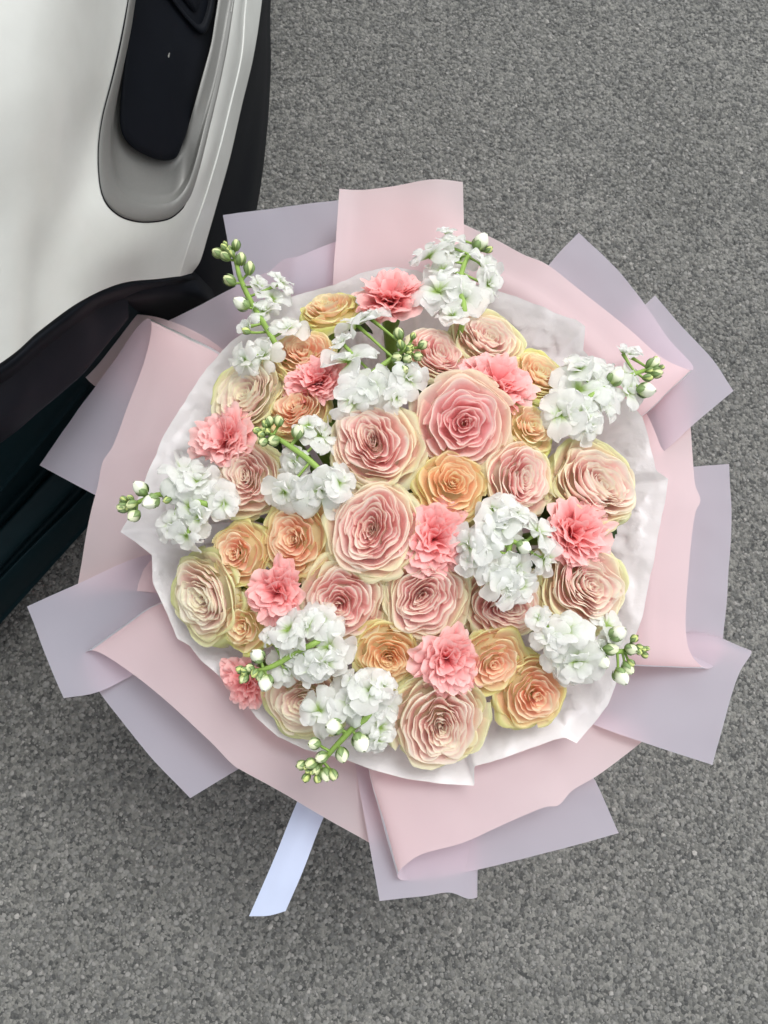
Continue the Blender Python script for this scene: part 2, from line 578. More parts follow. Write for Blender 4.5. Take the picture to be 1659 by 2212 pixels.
for (a, b, c, d) in grid_faces(NU, NV):
    q = flat_px[[a, b, c, d]].mean(0)
    if not in_poly(q[0], q[1], hole):
        faces.append((a, d, c, b))
carpart('body', flat_v, faces, M_paint)

nb = 120
# how deep the recess is along its outline: full on the left and at the bottom, shallow on the right
depth_w = [1] * 12 + [1, 1, 1, 1, .95, .8, .55, .3, .18, .14, .12, .12, .12, .12, .12, .4]
def ring(poly, push_fn, wts=None):
    w_ = wts or [1] * len(poly)
    c = cr([(x, y, k * 100) for (x, y), k in zip(poly, w_)] + [(poly[0][0], poly[0][1], w_[0] * 100)], nb + 1)[:nb]
    return [on_body(x, y, push_fn(x, y) * min(1, max(.1, k / 100)) if wts else push_fn(x, y)) for x, y, k in c]
def mixp(a, b, k):
    return [(x1 * (1 - k) + x2 * k, y1 * (1 - k) + y2 * k) for (x1, y1), (x2, y2) in zip(a, b)]
rings = [ring(bezel_out, lambda x, y: -.010), ring(bezel_out, lambda x, y: .0012), ring(mixp(bezel_out, bezel_mid, .12), lambda x, y: .0024), ring(mixp(bezel_out, bezel_mid, .40), lambda x, y: .0022),
         ring(mixp(bezel_out, bezel_mid, .6), lambda x, y: .001, depth_w), ring(mixp(bezel_out, bezel_mid, .94), lambda x, y: -.002, depth_w), ring(bezel_mid, lambda x, y: -.006, depth_w),
         ring(mixp(bezel_mid, panel_out, .12), lambda x, y: -.026, depth_w), ring(mixp(bezel_mid, panel_out, .22), lambda x, y: -.032, depth_w), ring(mixp(bezel_mid, panel_out, .7), lambda x, y: -.034, depth_w), ring(panel_out, lambda x, y: -.036, depth_w), ring(panel_out, lambda x, y: -.042)]
shade_w = [1] * 17 + [.5, .3, .2, .2, .2, .2, .2, .2, .3, .5, .8]  # black strip stands in for the shadow in the shut line, thinner on the right
bcx, bcy = 350, 130
sr = []
for off, push in ((0.0, -.004), (0.0, .0009), (1.0, .0008), (1.0, -.006)):
    pl = []
    for (x, y), k in zip(bezel_out, shade_w):
        d_ = math.hypot(x - bcx, y - bcy)
        pl.append((x + (x - bcx) / d_ * (3.2 * k) * off, y + (y - bcy) / d_ * (3.2 * k) * off))
    sr.append(ring(pl, lambda x, y, q=push: q))
carpart('shut_line_shade', [p for r_ in sr for p in r_], [(i * nb + k, i * nb + (k + 1) % nb, (i + 1) * nb + (k + 1) % nb, (i + 1) * nb + k) for i in range(3) for k in range(nb)], M_black)
vv = [p for r_ in rings for p in r_]
ff = []
for i in range(len(rings) - 1):
    for k in range(nb):
        k2 = (k + 1) % nb
        ff.append((i * nb + k, i * nb + k2, (i + 1) * nb + k2, (i + 1) * nb + k))
bez = carpart('light_surround', vv, ff, M_bezel)
cx, cy = 365, 120
prings = []
for s_, push in ((1.0, -.034), (1.0, -.0245), (.985, -.0225), (.9, -.021), (.6, -.018), (.3, -.016), (.02, -.015)):
    prings.append(ring([(cx + (x - cx) * s_, cy + (y - cy) * s_) for x, y in panel_out], lambda x, y, q=push: q))
vv = [p for r_ in prings for p in r_]
ff = []
for i in range(len(prings) - 1):
    for k in range(nb):
        k2 = (k + 1) % nb
        ff.append((i * nb + k, i * nb + k2, (i + 1) * nb + k2, (i + 1) * nb + k))
pan = carpart('light_panel', vv, ff, M_black)
pod = [(330, -60), (352, -25), (372, 5), (395, 35), (415, 58), (434, 74), (444, 73), (452, 58), (461, 30), (466, 0), (472, -50), (440, -110), (370, -110)]
def pring(s_, push):
    c = cr([(410 + (x - 410) * s_, -10 + (y + 10) * s_, 0) for x, y in pod] + [(410 + (pod[0][0] - 410) * s_, -10 + (pod[0][1] + 10) * s_, 0)], 61)[:60]
    return [on_body(x, y, push) for x, y, _ in c]
pr_ = [pring(1.0, -.03), pring(.985, -.014), pring(.94, -.011), pring(.80, -.012), pring(.72, -.020), pring(.45, -.021), pring(.40, -.014), pring(.1, -.012)]
vv = [p for r_ in pr_ for p in r_]
ff = [(i * 60 + k, i * 60 + (k + 1) % 60, (i + 1) * 60 + (k + 1) % 60, (i + 1) * 60 + k) for i in range(len(pr_) - 1) for k in range(60)]
carpart('fog_light', vv, ff, M_black)

# black lower lip of the bumper
lip_in = [(x - 7, y + (2 if y < 560 else -4), z - .012) for x, y, z in C5]
lip_cols = [lip_in,
            [(648, -700, .44), (612, -300, .42), (575, 0, .405), (562, 130, .395), (542, 250, .385), (520, 360, .375), (500, 450, .365), (478, 530, .36), (465, 590, .355), (450, 640, .35)],
            [(652, -700, .33), (614, -300, .31), (578, 0, .30), (577, 130, .29), (570, 250, .28), (557, 370, .27), (540, 470, .26), (518, 550, .25), (500, 610, .25), (485, 670, .25)],
            [(640, -700, .20), (600, -300, .19), (572, 0, .18), (572, 140, .175), (566, 270, .17), (554, 390, .17), (538, 490, .165), (518, 580, .165), (500, 640, .165), (488, 690, .165)],
            [(480, -700, .16), (450, -300, .16), (430, 0, .155), (430, 140, .155), (430, 270, .155), (430, 390, .155), (430, 490, .155), (430, 580, .155), (430, 640, .155), (430, 690, .155)]]
lv = loft(px_curves(lip_cols), 26, 60)
carpart('bumper_lip', lv.reshape(-1, 3), [f[::-1] for f in grid_faces(26, 60)], M_black)
# plastic behind the corner of the bumper, in front of the wheel
bc = [[(255, 618, .575), (295, 612, .555), (340, 605, .52), (380, 598, .475), (415, 585, .425), (452, 600, .355)],
      [(272, 648, .55), (310, 640, .53), (350, 634, .495), (395, 632, .45), (440, 640, .40), (470, 660, .32)],
      [(278, 652, .50), (320, 660, .46), (360, 662, .42), (405, 664, .38), (450, 672, .33), (482, 690, .26)],
      [(282, 680, .40), (325, 700, .36), (370, 710, .33), (415, 715, .30), (455, 715, .27), (484, 712, .2)]]
lv = loft(px_curves(bc), 20, 40)
carpart('bumper_corner', lv.reshape(-1, 3), [f[::-1] for f in grid_faces(20, 40)], M_black)

# wheel arch cladding and liner
E = [(-1700, 1700, .66), (-900, 1290, .70), (-380, 1020, .70), (0, 785, .70), (85, 715, .685), (128, 682, .675), (172, 652, .665), (214, 629, .635), (262, 612, .60), (300, 606, .57), (345, 602, .53), (386, 597, .49), (413, 591, .442)]
E1 = [(x + 3, y + 3, z - .006) for x, y, z in E]
E2 = [(-1690, 1720, .65), (-890, 1308, .69), (-372, 1040, .69), (5, 806, .69), (91, 735, .675), (134, 702, .665), (178, 671, .65), (218, 648, .62), (266, 630, .585), (303, 622, .555), (348, 614, .515), (390, 606, .475), (420, 598, .43)]
E3 = [(-1690, 1745, .62), (-890, 1330, .66), (-372, 1065, .66), (3, 829, .66), (91, 757, .645), (134, 722, .635), (178, 690, .62), (218, 665, .59), (268, 645, .555), (304, 634, .53), (350, 622, .495), (394, 612, .455), (428, 606, .41)]
EI = [(x - 8, y - 4, z - .03) for x, y, z in E]
av = loft(px_curves([EI, E1, E2, E3]), 14, 90)
carpart('wheel_arch_trim', av.reshape(-1, 3), [f[::-1] for f in grid_faces(14, 90)], M_black)
E4 = [(-386, 1060, .655), (-6, 820, .656), (82, 750, .641), (125, 716, .631), (170, 684, .616), (210, 658, .586), (276, 634, .55)]
E5 = [(-380, 1160, .62), (0, 905, .625), (90, 826, .61), (136, 782, .60), (186, 738, .585), (226, 702, .56), (277, 668, .54)]
E6 = [(-390, 1200, .57), (-5, 958, .58), (92, 880, .57), (142, 838, .565), (184, 800, .555), (232, 742, .54), (277, 689, .525)]
E7 = [(-400, 1190, .55), (-10, 950, .56), (85, 872, .55), (135, 830, .545), (176, 792, .535), (224, 734, .52), (270, 683, .505)]
E8 = [(-400, 1000, .60), (-10, 800, .62), (60, 740, .61), (110, 700, .60), (150, 660, .59), (200, 630, .56), (250, 610, .53)]
far = lambda c, z: [(-1700, c[0][1] + 1320 * .62, z - .01), (-900, c[0][1] + 520 * .66, z)] + c
E4, E5, E6, E7, E8 = far(E4, .65), far(E5, .62), far(E6, .57), far(E7, .55), far(E8, .60)
av = loft(px_curves([E4, E5, E6, E7, E8]), 26, 90)
carpart('wheel_arch_liner', av.reshape(-1, 3), [f[::-1] for f in grid_faces(26, 90)], M_liner)
top = [p + Vector((-.03, .03, 0)) for p in px_curves([E8])[0]]
low = [Vector((p.x - .10, p.y + .16, .10)) for p in top]
wv_ = loft([top, low], 6, 60)
carpart('underbody', wv_.reshape(-1, 3), [f[::-1] for f in grid_faces(6, 60)], M_liner)

# stepped dark cladding along the lower side of the car
def diag(pts, zz):
    (x0, y0), (x1, y1) = pts[0], pts[-1]
    sl = (y1 - y0) / (x1 - x0)
    ext = [(-1500, y0 + sl * (-1500 - x0)), (-600, y0 + sl * (-600 - x0))]
    return [(x, y, zz) for x, y in ext + list(pts)]
sill = [diag([(0, 900), (150, 720), (290, 612)], .53), diag([(0, 985), (140, 820), (300, 640)], .47), diag([(0, 1050), (205, 800), (310, 675)], .415),
        diag([(0, 1066), (211, 812), (318, 690)], .405), diag([(0, 1072), (214, 820), (322, 700)], .385),
        diag([(0, 1112), (110, 990), (225, 860), (330, 740)], .30), diag([(0, 1138), (109, 1018), (240, 880), (345, 770)], .295),
        diag([(0, 1146), (109, 1030), (240, 890), (350, 780)], .315), diag([(0, 1180), (130, 1042), (255, 905), (358, 796)], .305), diag([(0, 1222), (155, 1055), (270, 925), (370, 815)], .285),
        diag([(0, 1230), (160, 1060), (275, 930), (374, 820)], .255), diag([(0, 1244), (172, 1066), (285, 940), (380, 826)], .25),
        diag([(0, 1254), (182, 1072), (295, 950), (388, 836)], .262), diag([(0, 1295), (190, 1096), (300, 980), (396, 860)], .22),
        diag([(0, 1335), (190, 1126), (300, 1010), (400, 890)], .15), diag([(0, 1338), (190, 1128), (300, 1012), (400, 892)], .135), diag([(-200, 1250), (0, 1050), (150, 900), (300, 740)], .12)]
sv_ = loft(px_curves(sill), 150, 50)
carpart('side_sill', sv_.reshape(-1, 3), [f[::-1] for f in grid_faces(150, 50)], M_rubber)

# ------------------------------------------------------------------ the wrapping film, sheet by sheet
G_FILM = 'sheets of frosted film wrapped round the bouquet'
def film(label, curves, nu, nv=14, dz=-0.012, flip=False):
    if flip:
        curves = curves[::-1]
    v = loft(px_curves(curves, dz), nu, nv)
    for i in range(nu):                                    # the film is never quite flat
        for j in range(nv):
            q = v[i, j]
            v[i, j, 2] += .0035 * mnoise.noise(Vector((q[0] * 11, q[1] * 11, len(label)))) + .0012 * mnoise.noise(Vector((q[0] * 32, q[1] * 32, 3.0)))
    base = Vector(v.reshape(-1, 3).mean(0))
    o = obj('film_sheet', [Vector(q) - base for q in v.reshape(-1, 3)], grid_faces(nu, nv), M_film)
    o.location = base
    tag(o, label, 'wrapping film', G_FILM)
    return o

film('flat lilac film sheet jutting beside the black bumper lip', [
    [(560, 800, .34), (525, 700, .41), (493, 527, .44), (482, 466, .445)],
    [(640, 760, .34), (620, 640, .42), (590, 500, .44), (580, 451, .445)],
    [(700, 740, .35), (690, 600, .42), (670, 480, .44), (665, 440, .445)],
    [(760, 720, .36), (755, 600, .42), (745, 480, .44), (740, 432, .445)]], 24)
film('lilac film sheet with a wavy raised edge behind the upper left stock spike', [
    [(520, 850, .34), (440, 770, .405), (364, 692, .418)],
    [(570, 790, .38), (530, 700, .44), (503, 623, .448)],
    [(620, 750, .40), (600, 660, .465), (580, 585, .472)],
    [(645, 740, .40), (625, 640, .475), (612, 560, .48)],
    [(665, 730, .40), (650, 640, .475), (645, 553, .484)],
    [(720, 720, .40), (720, 620, .465), (722, 524, .472)],
    [(790, 720, .39), (785, 620, .45), (790, 500, .455)]], 50)
film('lilac film sheet whose outer end tucks under the black cladding of the car', [
    [(560, 840, .36), (483, 757, .42), (420, 715, .43), (364, 692, .435), (315, 681, .438), (255, 678, .438)],
    [(540, 880, .35), (440, 800, .41), (350, 740, .428), (270, 720, .435), (205, 740, .44)],
    [(520, 930, .35), (400, 860, .41), (300, 800, .425), (225, 790, .43), (170, 790, .438)],
    [(500, 980, .35), (360, 900, .41), (270, 860, .425), (208, 836, .43), (176, 806, .438)]], 24, 20)
film('pink film sheet rolled over at the left beside the black car cladding', [
    [(480, 1180, .34), (300, 1115, .44), (207, 1070, .455), (85, 1005, .46)],
    [(490, 1040, .34), (340, 980, .43), (240, 950, .452), (150, 912, .458)],
    [(500, 920, .36), (390, 860, .43), (300, 820, .452), (212, 828, .458)],
    [(530, 860, .38), (450, 790, .44), (370, 745, .46), (285, 722, .464)],
    [(550, 830, .40), (478, 765, .47), (400, 725, .482), (318, 690, .478)],
    [(545, 850, .42), (470, 780, .49), (395, 735, .50), (328, 702, .49)],
    [(530, 880, .43), (450, 820, .50), (385, 790, .505), (317, 762, .498)],
    [(500, 940, .43), (420, 880, .50), (350, 855, .505), (284, 858, .502)],
    [(470, 1020, .43), (380, 970, .50), (310, 955, .505), (245, 961, .502)],
    [(455, 1060, .43), (360, 1010, .495), (290, 998, .50), (221, 998, .502)],
    [(450, 1110, .43), (350, 1060, .49), (275, 1055, .492), (211, 1050, .492)],
    [(445, 1180, .42), (340, 1150, .48), (260, 1145, .484), (189, 1140, .48)],
    [(445, 1300, .41), (330, 1280, .465), (250, 1275, .47), (165, 1275, .462)]], 96, 18)
film('flat lilac film sheet with a square outer end over the asphalt at the far left', [
    [(490, 1190, .41), (324, 1197, .478), (167, 1261, .488), (57, 1310, .494)],
    [(480, 1260, .41), (310, 1270, .468), (180, 1320, .482), (75, 1355, .492)],
    [(475, 1340, .41), (310, 1350, .46), (190, 1400, .478), (105, 1430, .490)],
    [(480, 1420, .41), (330, 1440, .455), (215, 1494, .472), (138, 1508, .486)]], 26, 16, flip=True)
film('pink film sheet folded over at the lower left, running above the ribbon', [
    [(720, 1500, .34), (600, 1612, .42), (517, 1660, .438), (411, 1724, .445)],
    [(640, 1460, .34), (500, 1560, .42), (410, 1610, .438), (324, 1632, .447)],
    [(560, 1400, .36), (430, 1480, .43), (340, 1530, .447), (262, 1556, .452)],
    [(500, 1350, .38), (370, 1400, .44), (290, 1450, .455), (213, 1490, .457)],
    [(480, 1310, .40), (360, 1340, .455), (270, 1390, .465), (181, 1438, .464)],
    [(480, 1280, .42), (345, 1302, .483), (262, 1355, .487), (184, 1410, .480)],
    [(490, 1290, .43), (365, 1325, .498), (290, 1365, .502), (212, 1408, .494)],
    [(510, 1340, .43), (410, 1385, .505), (345, 1420, .508), (275, 1447, .502)],
    [(540, 1410, .43), (460, 1460, .505), (415, 1490, .508), (364, 1519, .506)],
    [(580, 1480, .43), (520, 1530, .50), (485, 1562, .503), (450, 1597, .502)],
    [(610, 1520, .43), (555, 1580, .496), (530, 1618, .498), (500, 1648, .498)],
    [(640, 1540, .43), (590, 1610, .494), (555, 1645, .496), (519, 1662, .496)],
    [(720, 1560, .42), (680, 1640, .485), (640, 1690, .485), (603, 1708, .484)],
    [(800, 1580, .42), (770, 1670, .475), (730, 1740, .474), (700, 1766, .472)],
    [(860, 1580, .42), (850, 1700, .46), (825, 1790, .462), (797, 1820, .465)]], 110, 18)
film('narrow lilac film strip hanging lowest, its square end curled at one corner', [
    [(760, 1560, .42), (769, 1661, .476), (790, 1780, .482), (820, 1946, .484)],
    [(830, 1560, .42), (830, 1661, .468), (845, 1780, .476), (865, 1941, .479)],
    [(900, 1560, .42), (900, 1661, .462), (908, 1780, .468), (920, 1935, .473)],
    [(960, 1560, .42), (960, 1661, .458), (965, 1780, .462), (972, 1928, .468)],
    [(1020, 1560, .41), (1012, 1661, .452), (1010, 1780, .456), (1011, 1941, .459)],
    [(1050, 1560, .40), (1040, 1661, .445), (1034, 1780, .448), (1031, 1938, .450)],
    [(1040, 1560, .39), (1030, 1661, .437), (1026, 1780, .440), (1020, 1934, .443)]], 40, 14, flip=True)
film('broad pink film sheet folded into an open cone at the bottom of the bouquet', [
    [(1180, 1500, .34), (1281, 1678, .435), (1310, 1740, .443), (1337, 1800, .448)],
    [(1080, 1500, .34), (1130, 1680, .435), (1160, 1760, .445), (1196, 1838, .452)],
    [(980, 1500, .36), (990, 1690, .445), (1005, 1780, .453), (1031, 1879, .458)],
    [(890, 1510, .39), (890, 1690, .46), (895, 1790, .466), (915, 1897, .468)],
    [(820, 1520, .42), (822, 1680, .48), (835, 1790, .484), (872, 1902, .480)],
    [(790, 1530, .44), (797, 1664, .50), (828, 1780, .502), (859, 1893, .496)],
    [(800, 1540, .44), (812, 1680, .51), (838, 1780, .514), (868, 1875, .507)],
    [(850, 1550, .44), (865, 1690, .513), (890, 1770, .515), (910, 1846, .512)],
    [(920, 1550, .44), (945, 1680, .512), (970, 1755, .514), (1000, 1821, .513)],
    [(1000, 1540, .44), (1030, 1660, .51), (1060, 1730, .512), (1090, 1780, .511)],
    [(1060, 1520, .44), (1105, 1630, .507), (1140, 1700, .509), (1175, 1744, .509)],
    [(1090, 1510, .44), (1140, 1620, .503), (1175, 1690, .505), (1207, 1739, .506)],
    [(1120, 1500, .43), (1175, 1600, .498), (1205, 1665, .499), (1236, 1708, .498)],
    [(1160, 1480, .43), (1225, 1580, .49), (1258, 1635, .49), (1295, 1672, .488)],
    [(1210, 1420, .42), (1290, 1520, .475), (1335, 1570, .475), (1390, 1600, .472)]], 110, 18)
film('flat lilac film sheet with a curled tip at the lower right', [
    [(1240, 1360, .40), (1400, 1365, .45), (1510, 1362, .46), (1600, 1405, .455)],
    [(1240, 1390, .41), (1400, 1390, .462), (1520, 1376, .475), (1623, 1408, .474)],
    [(1235, 1440, .42), (1400, 1450, .472), (1510, 1445, .482), (1597, 1455, .484)],
    [(1200, 1480, .43), (1350, 1520, .482), (1460, 1540, .488), (1568, 1545, .489)],
    [(1165, 1500, .43), (1276, 1562, .492), (1400, 1607, .494), (1538, 1652, .490)]], 40, 18)
film('pink film sheet folded along the right side beside the lower right stock', [
    [(1250, 1100, .34), (1430, 1019, .435), (1500, 1009, .446), (1575, 1002, .452)],
    [(1260, 1180, .34), (1420, 1120, .44), (1500, 1115, .45), (1580, 1125, .456)],
    [(1260, 1270, .36), (1420, 1240, .445), (1500, 1240, .456), (1573, 1250, .461)],
    [(1260, 1350, .38), (1420, 1340, .455), (1500, 1350, .463), (1562, 1370, .466)],
    [(1250, 1400, .41), (1400, 1405, .475), (1480, 1410, .477), (1550, 1424, .474)],
    [(1230, 1430, .43), (1374, 1438, .495), (1460, 1441, .496), (1530, 1444, .486)],
    [(1235, 1410, .44), (1365, 1420, .508), (1440, 1428, .51), (1508, 1434, .500)],
    [(1250, 1350, .44), (1370, 1360, .513), (1430, 1375, .516), (1486, 1395, .509)],
    [(1270, 1270, .44), (1380, 1275, .513), (1430, 1285, .516), (1482, 1310, .513)],
    [(1280, 1190, .44), (1390, 1185, .513), (1440, 1185, .516), (1493, 1180, .513)],
    [(1285, 1130, .44), (1390, 1120, .511), (1445, 1116, .512), (1502, 1108, .511)],
    [(1285, 1090, .44), (1390, 1085, .507), (1450, 1082, .508), (1513, 1080, .508)],
    [(1280, 1050, .43), (1390, 1048, .50), (1445, 1046, .50), (1501, 1045, .498)],
    [(1270, 990, .42), (1385, 985, .475), (1440, 980, .474), (1494, 975, .472)],
    [(1250, 900, .41), (1380, 900, .455), (1440, 900, .452), (1486, 897, .452)],
    [(1220, 810, .40), (1340, 820, .44), (1400, 825, .436), (1450, 828, .436)]], 110, 18)
film('lilac film sheet with a square outer corner at the right, behind the upper right stock', [
    [(1240, 800, .37), (1320, 730, .445), (1365, 685, .452), (1415, 638, .456)],
    [(1260, 850, .37), (1370, 780, .45), (1440, 735, .459), (1480, 712, .461)],
    [(1280, 920, .38), (1400, 850, .458), (1470, 810, .464), (1540, 778, .465)],
    [(1290, 1060, .40), (1422, 984, .47), (1500, 915, .471), (1585, 844, .470)]], 30, 16)
film('long pink film sheet sweeping round the upper right, folded to a lilac point', [
    [(1080, 720, .36), (1150, 620, .45), (1200, 555, .462), (1250, 503, .468)],
    [(1150, 770, .36), (1240, 680, .45), (1290, 620, .466), (1334, 582, .472)],
    [(1200, 830, .37), (1300, 740, .455), (1345, 695, .47), (1390, 652, .476)],
    [(1240, 880, .39), (1345, 810, .47), (1400, 765, .481), (1447, 735, .481)],
    [(1260, 930, .42), (1375, 880, .488), (1440, 825, .492), (1492, 783, .487)],
    [(1250, 955, .44), (1380, 903, .503), (1440, 850, .503), (1497, 799, .494)],
    [(1230, 930, .44), (1350, 870, .513), (1410, 830, .513), (1482, 798, .504)],
    [(1200, 880, .44), (1300, 800, .514), (1365, 780, .514), (1430, 772, .510)],
    [(1160, 820, .44), (1240, 740, .512), (1300, 718, .512), (1360, 712, .511)],
    [(1100, 770, .44), (1180, 690, .51), (1225, 655, .511), (1262, 634, .511)],
    [(1060, 750, .44), (1125, 650, .508), (1155, 610, .509), (1184, 572, .510)],
    [(1030, 740, .43), (1085, 630, .50), (1110, 590, .50), (1130, 549, .500)],
    [(990, 730, .43), (1020, 610, .487), (1035, 550, .486), (1048, 508, .486)],
    [(920, 730, .42), (925, 600, .472), (925, 520, .470), (925, 455, .470)],
    [(840, 730, .41), (830, 600, .462), (820, 520, .46), (810, 445, .458)],
    [(770, 730, .40), (750, 620, .455), (735, 560, .452), (725, 500, .450)]], 110, 18)
film('upright pink film sheet with a straight top edge, standing highest behind the top stock', [
    [(725, 740, .42), (719, 618, .494), (727, 500, .504), (733, 408, .505)],
    [(770, 730, .42), (760, 618, .488), (760, 500, .496), (765, 411, .498)],
    [(820, 730, .42), (812, 610, .486), (805, 490, .496), (805, 409, .500)],
    [(870, 730, .42), (865, 600, .488), (860, 480, .500), (860, 400, .504)],
    [(940, 730, .42), (937, 600, .490), (937, 480, .505), (937, 388, .509)],
    [(1000, 730, .42), (1003, 600, .488), (1002, 484, .499), (1000, 393, .503)]], 40, 18, flip=True)

# ------------------------------------------------------------------ white tissue collar
AX = P(852, 1098, 0.55)                       # axis of the bouquet
BIND = Vector((AX.x, AX.y + 0.0, 0.20))
out_px = [(720, 618), (780, 592), (840, 579), (900, 588), (970, 612), (1040, 618), (1100, 640), (1160, 662), (1205, 680), (1240, 692), (1262, 708), (1258, 760), (1300, 800), (1345, 860), (1386, 905), (1402, 960), (1417, 1018), (1440, 1036), (1434, 1090), (1420, 1150), (1405, 1240), (1386, 1330), (1350, 1430), (1310, 1522), (1275, 1570), (1245, 1605), (1218, 1592), (1195, 1597), (1120, 1625), (1060, 1645), (1024, 1655), (1024, 1696), (970, 1694), (880, 1682), (800, 1660), (740, 1638), (660, 1618), (600, 1590), (555, 1550), (532, 1520), (500, 1490), (470, 1455), (437, 1428), (412, 1395), (385, 1380), (365, 1330), (332, 1260), (330, 1200), (295, 1172), (262, 1150), (300, 1080), (330, 1000), (352, 950), (400, 870), (450, 795), (500, 742), (560, 695), (612, 652), (665, 633)]
nt_ = len(out_px)
def sstep_(a, b, x):
    t = min(1, max(0, (x - a) / (b - a)))
    return t * t * (3 - 2 * t)
NU_T, NV_T = 560, 30
_clo = out_px + out_px[:1]
seg = [math.hypot(_clo[i + 1][0] - _clo[i][0], _clo[i + 1][1] - _clo[i][1]) for i in range(nt_)]
cum = np.concatenate([[0], np.cumsum(seg)])
ss = np.linspace(0, cum[-1], NU_T, endpoint=False)
ox = np.interp(ss, cum, [p[0] for p in _clo])
oy = np.interp(ss, cum, [p[1] for p in _clo])
tv = np.zeros((NU_T, NV_T, 3))
for i in range(NU_T):
    for j in range(NV_T):
        s = j / (NV_T - 1)                     # 0 inside, 1 rim
        k = 0.52 + 0.48 * s
        x = 852 + (ox[i] - 852) * k
        y = 1098 + (oy[i] - 1098) * k
        z = 0.40 + (0.528 - 0.40) * s ** 0.75
        p = P(x, y, z)
        q = Vector((p.x * 19, p.y * 19, 1.7))
        ridge = 0.5 - abs(mnoise.noise(q)) * 1.6
        q2 = Vector((p.x * 58, p.y * 58, 5.2))
        ridge2 = 0.5 - abs(mnoise.noise(q2)) * 1.6
        ang = math.atan2(p.y - AX.y, p.x - AX.x)
        ple = abs(math.sin(ang * 11 + 2.0 * mnoise.noise(Vector((ang * 2, 3, 0))))) - .5
        vd = mnoise.voronoi(Vector((p.x * 30 + .8 * ridge, p.y * 30, 2.2)))[0]
        p.z += .006 * min(vd[1] - vd[0], .45) * s * (1 - .5 * s)
        rimk = 1 - .75 * sstep_(.80, 1.0, s)
        p.z += s * (0.017 * ridge + 0.007 * ridge2) * rimk + 0.002 * s * ple
        d = Vector((p.x - AX.x, p.y - AX.y, 0)).normalized()
        p += d * (0.014 * ridge2 * (1 - s) * s * 4)
        if s > 0.93:
            p.z += 0.002
        tv[i, j] = p
tb = Vector((AX.x, AX.y, 0.40))
tis = obj('tissue_paper', [Vector(v) - tb for v in tv.reshape(-1, 3)], grid_faces(NU_T, NV_T, True), M_tissue)
tis.location = tb
tag(tis, 'crumpled white tissue paper collar lining the film around the flowers', 'tissue paper')

# extra round sheet of film under the tissue, added to brighten the outer sheets
iv_ = np.zeros((120, 10, 3))
for i in range(120):
    k0 = int(i * NU_T / 120)
    for j in range(10):
        s = j / 9
        k = .50 + (.545 + .025 * math.sin(i * .5) + .02 * math.sin(i * .21)) * s
        iv_[i, j] = P(852 + (ox[k0] - 852) * k, 1098 + (oy[k0] - 1098) * k, .335 + .075 * s ** .7)
o = obj('film_sheet', [Vector(v) - tb for v in iv_.reshape(-1, 3)], grid_faces(120, 10, True), M_film)
o.location = tb
tag(o, 'added inner film sheet that shows as a brighter pink blush through the outer sheets', 'wrapping film', G_FILM)

# the lower cone of film down to the ground, and the ribbon round its waist
cone = []
for (r_, z_) in ((.23, .345), (.17, .30), (.09, .24), (.05, .20), (.055, .17), (.09, .10), (.125, .006)):
    cone.append([(AX.x + (r_ + .006 * math.sin(9 * th) + .004 * math.sin(17 * th)) * math.cos(th), AX.y + (r_ + .006 * math.sin(9 * th) + .004 * math.sin(17 * th)) * math.sin(th), z_) for th in np.linspace(0, 2 * math.pi, 96, endpoint=False)])
cv = [Vector(p) - BIND for c in cone for p in c]
cf = [(i * 96 + k, i * 96 + (k + 1) % 96, (i + 1) * 96 + (k + 1) % 96, (i + 1) * 96 + k) for i in range(len(cone) - 1) for k in range(96)]
o = obj('film_sheet', cv, cf, M_film)
o.location = BIND
tag(o, 'gathered film cone that the bouquet stands on, hidden under the flowers', 'wrapping film', G_FILM)

rib = empty('ribbon', BIND)
tag(rib, 'pale satin ribbon tail sticking out over the asphalt below the bouquet', 'ribbon')
left = [BIND + Vector((-.055, -.02, 0)), P(735, 1540, .30), P(690, 1630, .355), P(643, 1729, .37), P(590, 1860, .368), P(538, 1979, .352)]
midl = [BIND + Vector((-.04, -.035, 0)), P(765, 1555, .302), P(720, 1650, .358), P(671, 1747, .374), P(620, 1870, .371), P(580, 1978, .353)]
right = [BIND + Vector((-.02, -.05, 0)), P(795, 1570, .30), P(750, 1665, .355), P(699, 1766, .37), P(655, 1880, .366), P(617, 1968, .350)]
rv = loft([left, midl, right], 8, 40).reshape(-1, 3)
n_ = len(rv)
rv2 = np.concatenate([rv, rv + np.array([0, 0, -.0006])])
gf = grid_faces(8, 40)
obj('tail', [Vector(v) - BIND for v in rv2], gf + [tuple(k + n_ for k in f[::-1]) for f in gf], M_ribbon, rib)
bandv, bandf = [], []
for zz, rr_ in ((-.022, .0535), (-.02, .0625), (.02, .0625), (.022, .0535)):
    for k in range(48):
        th = 2 * math.pi * k / 48
        bandv.append(Vector((rr_ * math.cos(th), rr_ * math.sin(th), zz)))
for i in range(3):
    for k in range(48):
        bandf.append((i * 48 + k, i * 48 + (k + 1) % 48, (i + 1) * 48 + (k + 1) % 48, (i + 1) * 48 + k))
obj('band', bandv, bandf, M_ribbon, rib)

# ------------------------------------------------------------------ flowers
def dome(px, py, lift=0.0):
    """point on the domed top of the bouquet seen at px, py"""
    z = 0.60
    for _ in range(8):
        p = P(px, py, z + lift)
        r2 = (p.x - AX.x) ** 2 + (p.y - AX.y) ** 2
        z = 0.625 - 0.85 * r2
    return P(px, py, z + lift)

def facing(p, gain=1.0, extra=(0, 0)):
    d = Vector((p.x - AX.x, p.y - AX.y, 0))
    r_ = min(d.length / 0.30, 1.15)
    t_ = R(40) * r_ * gain
    n = Vector((0, 0, 1)) * math.cos(t_) + (d.normalized() if d.length > 1e-6 else Vector((1, 0, 0))) * math.sin(t_)
    n += Vector((extra[0], extra[1], 0))
    return n.normalized()

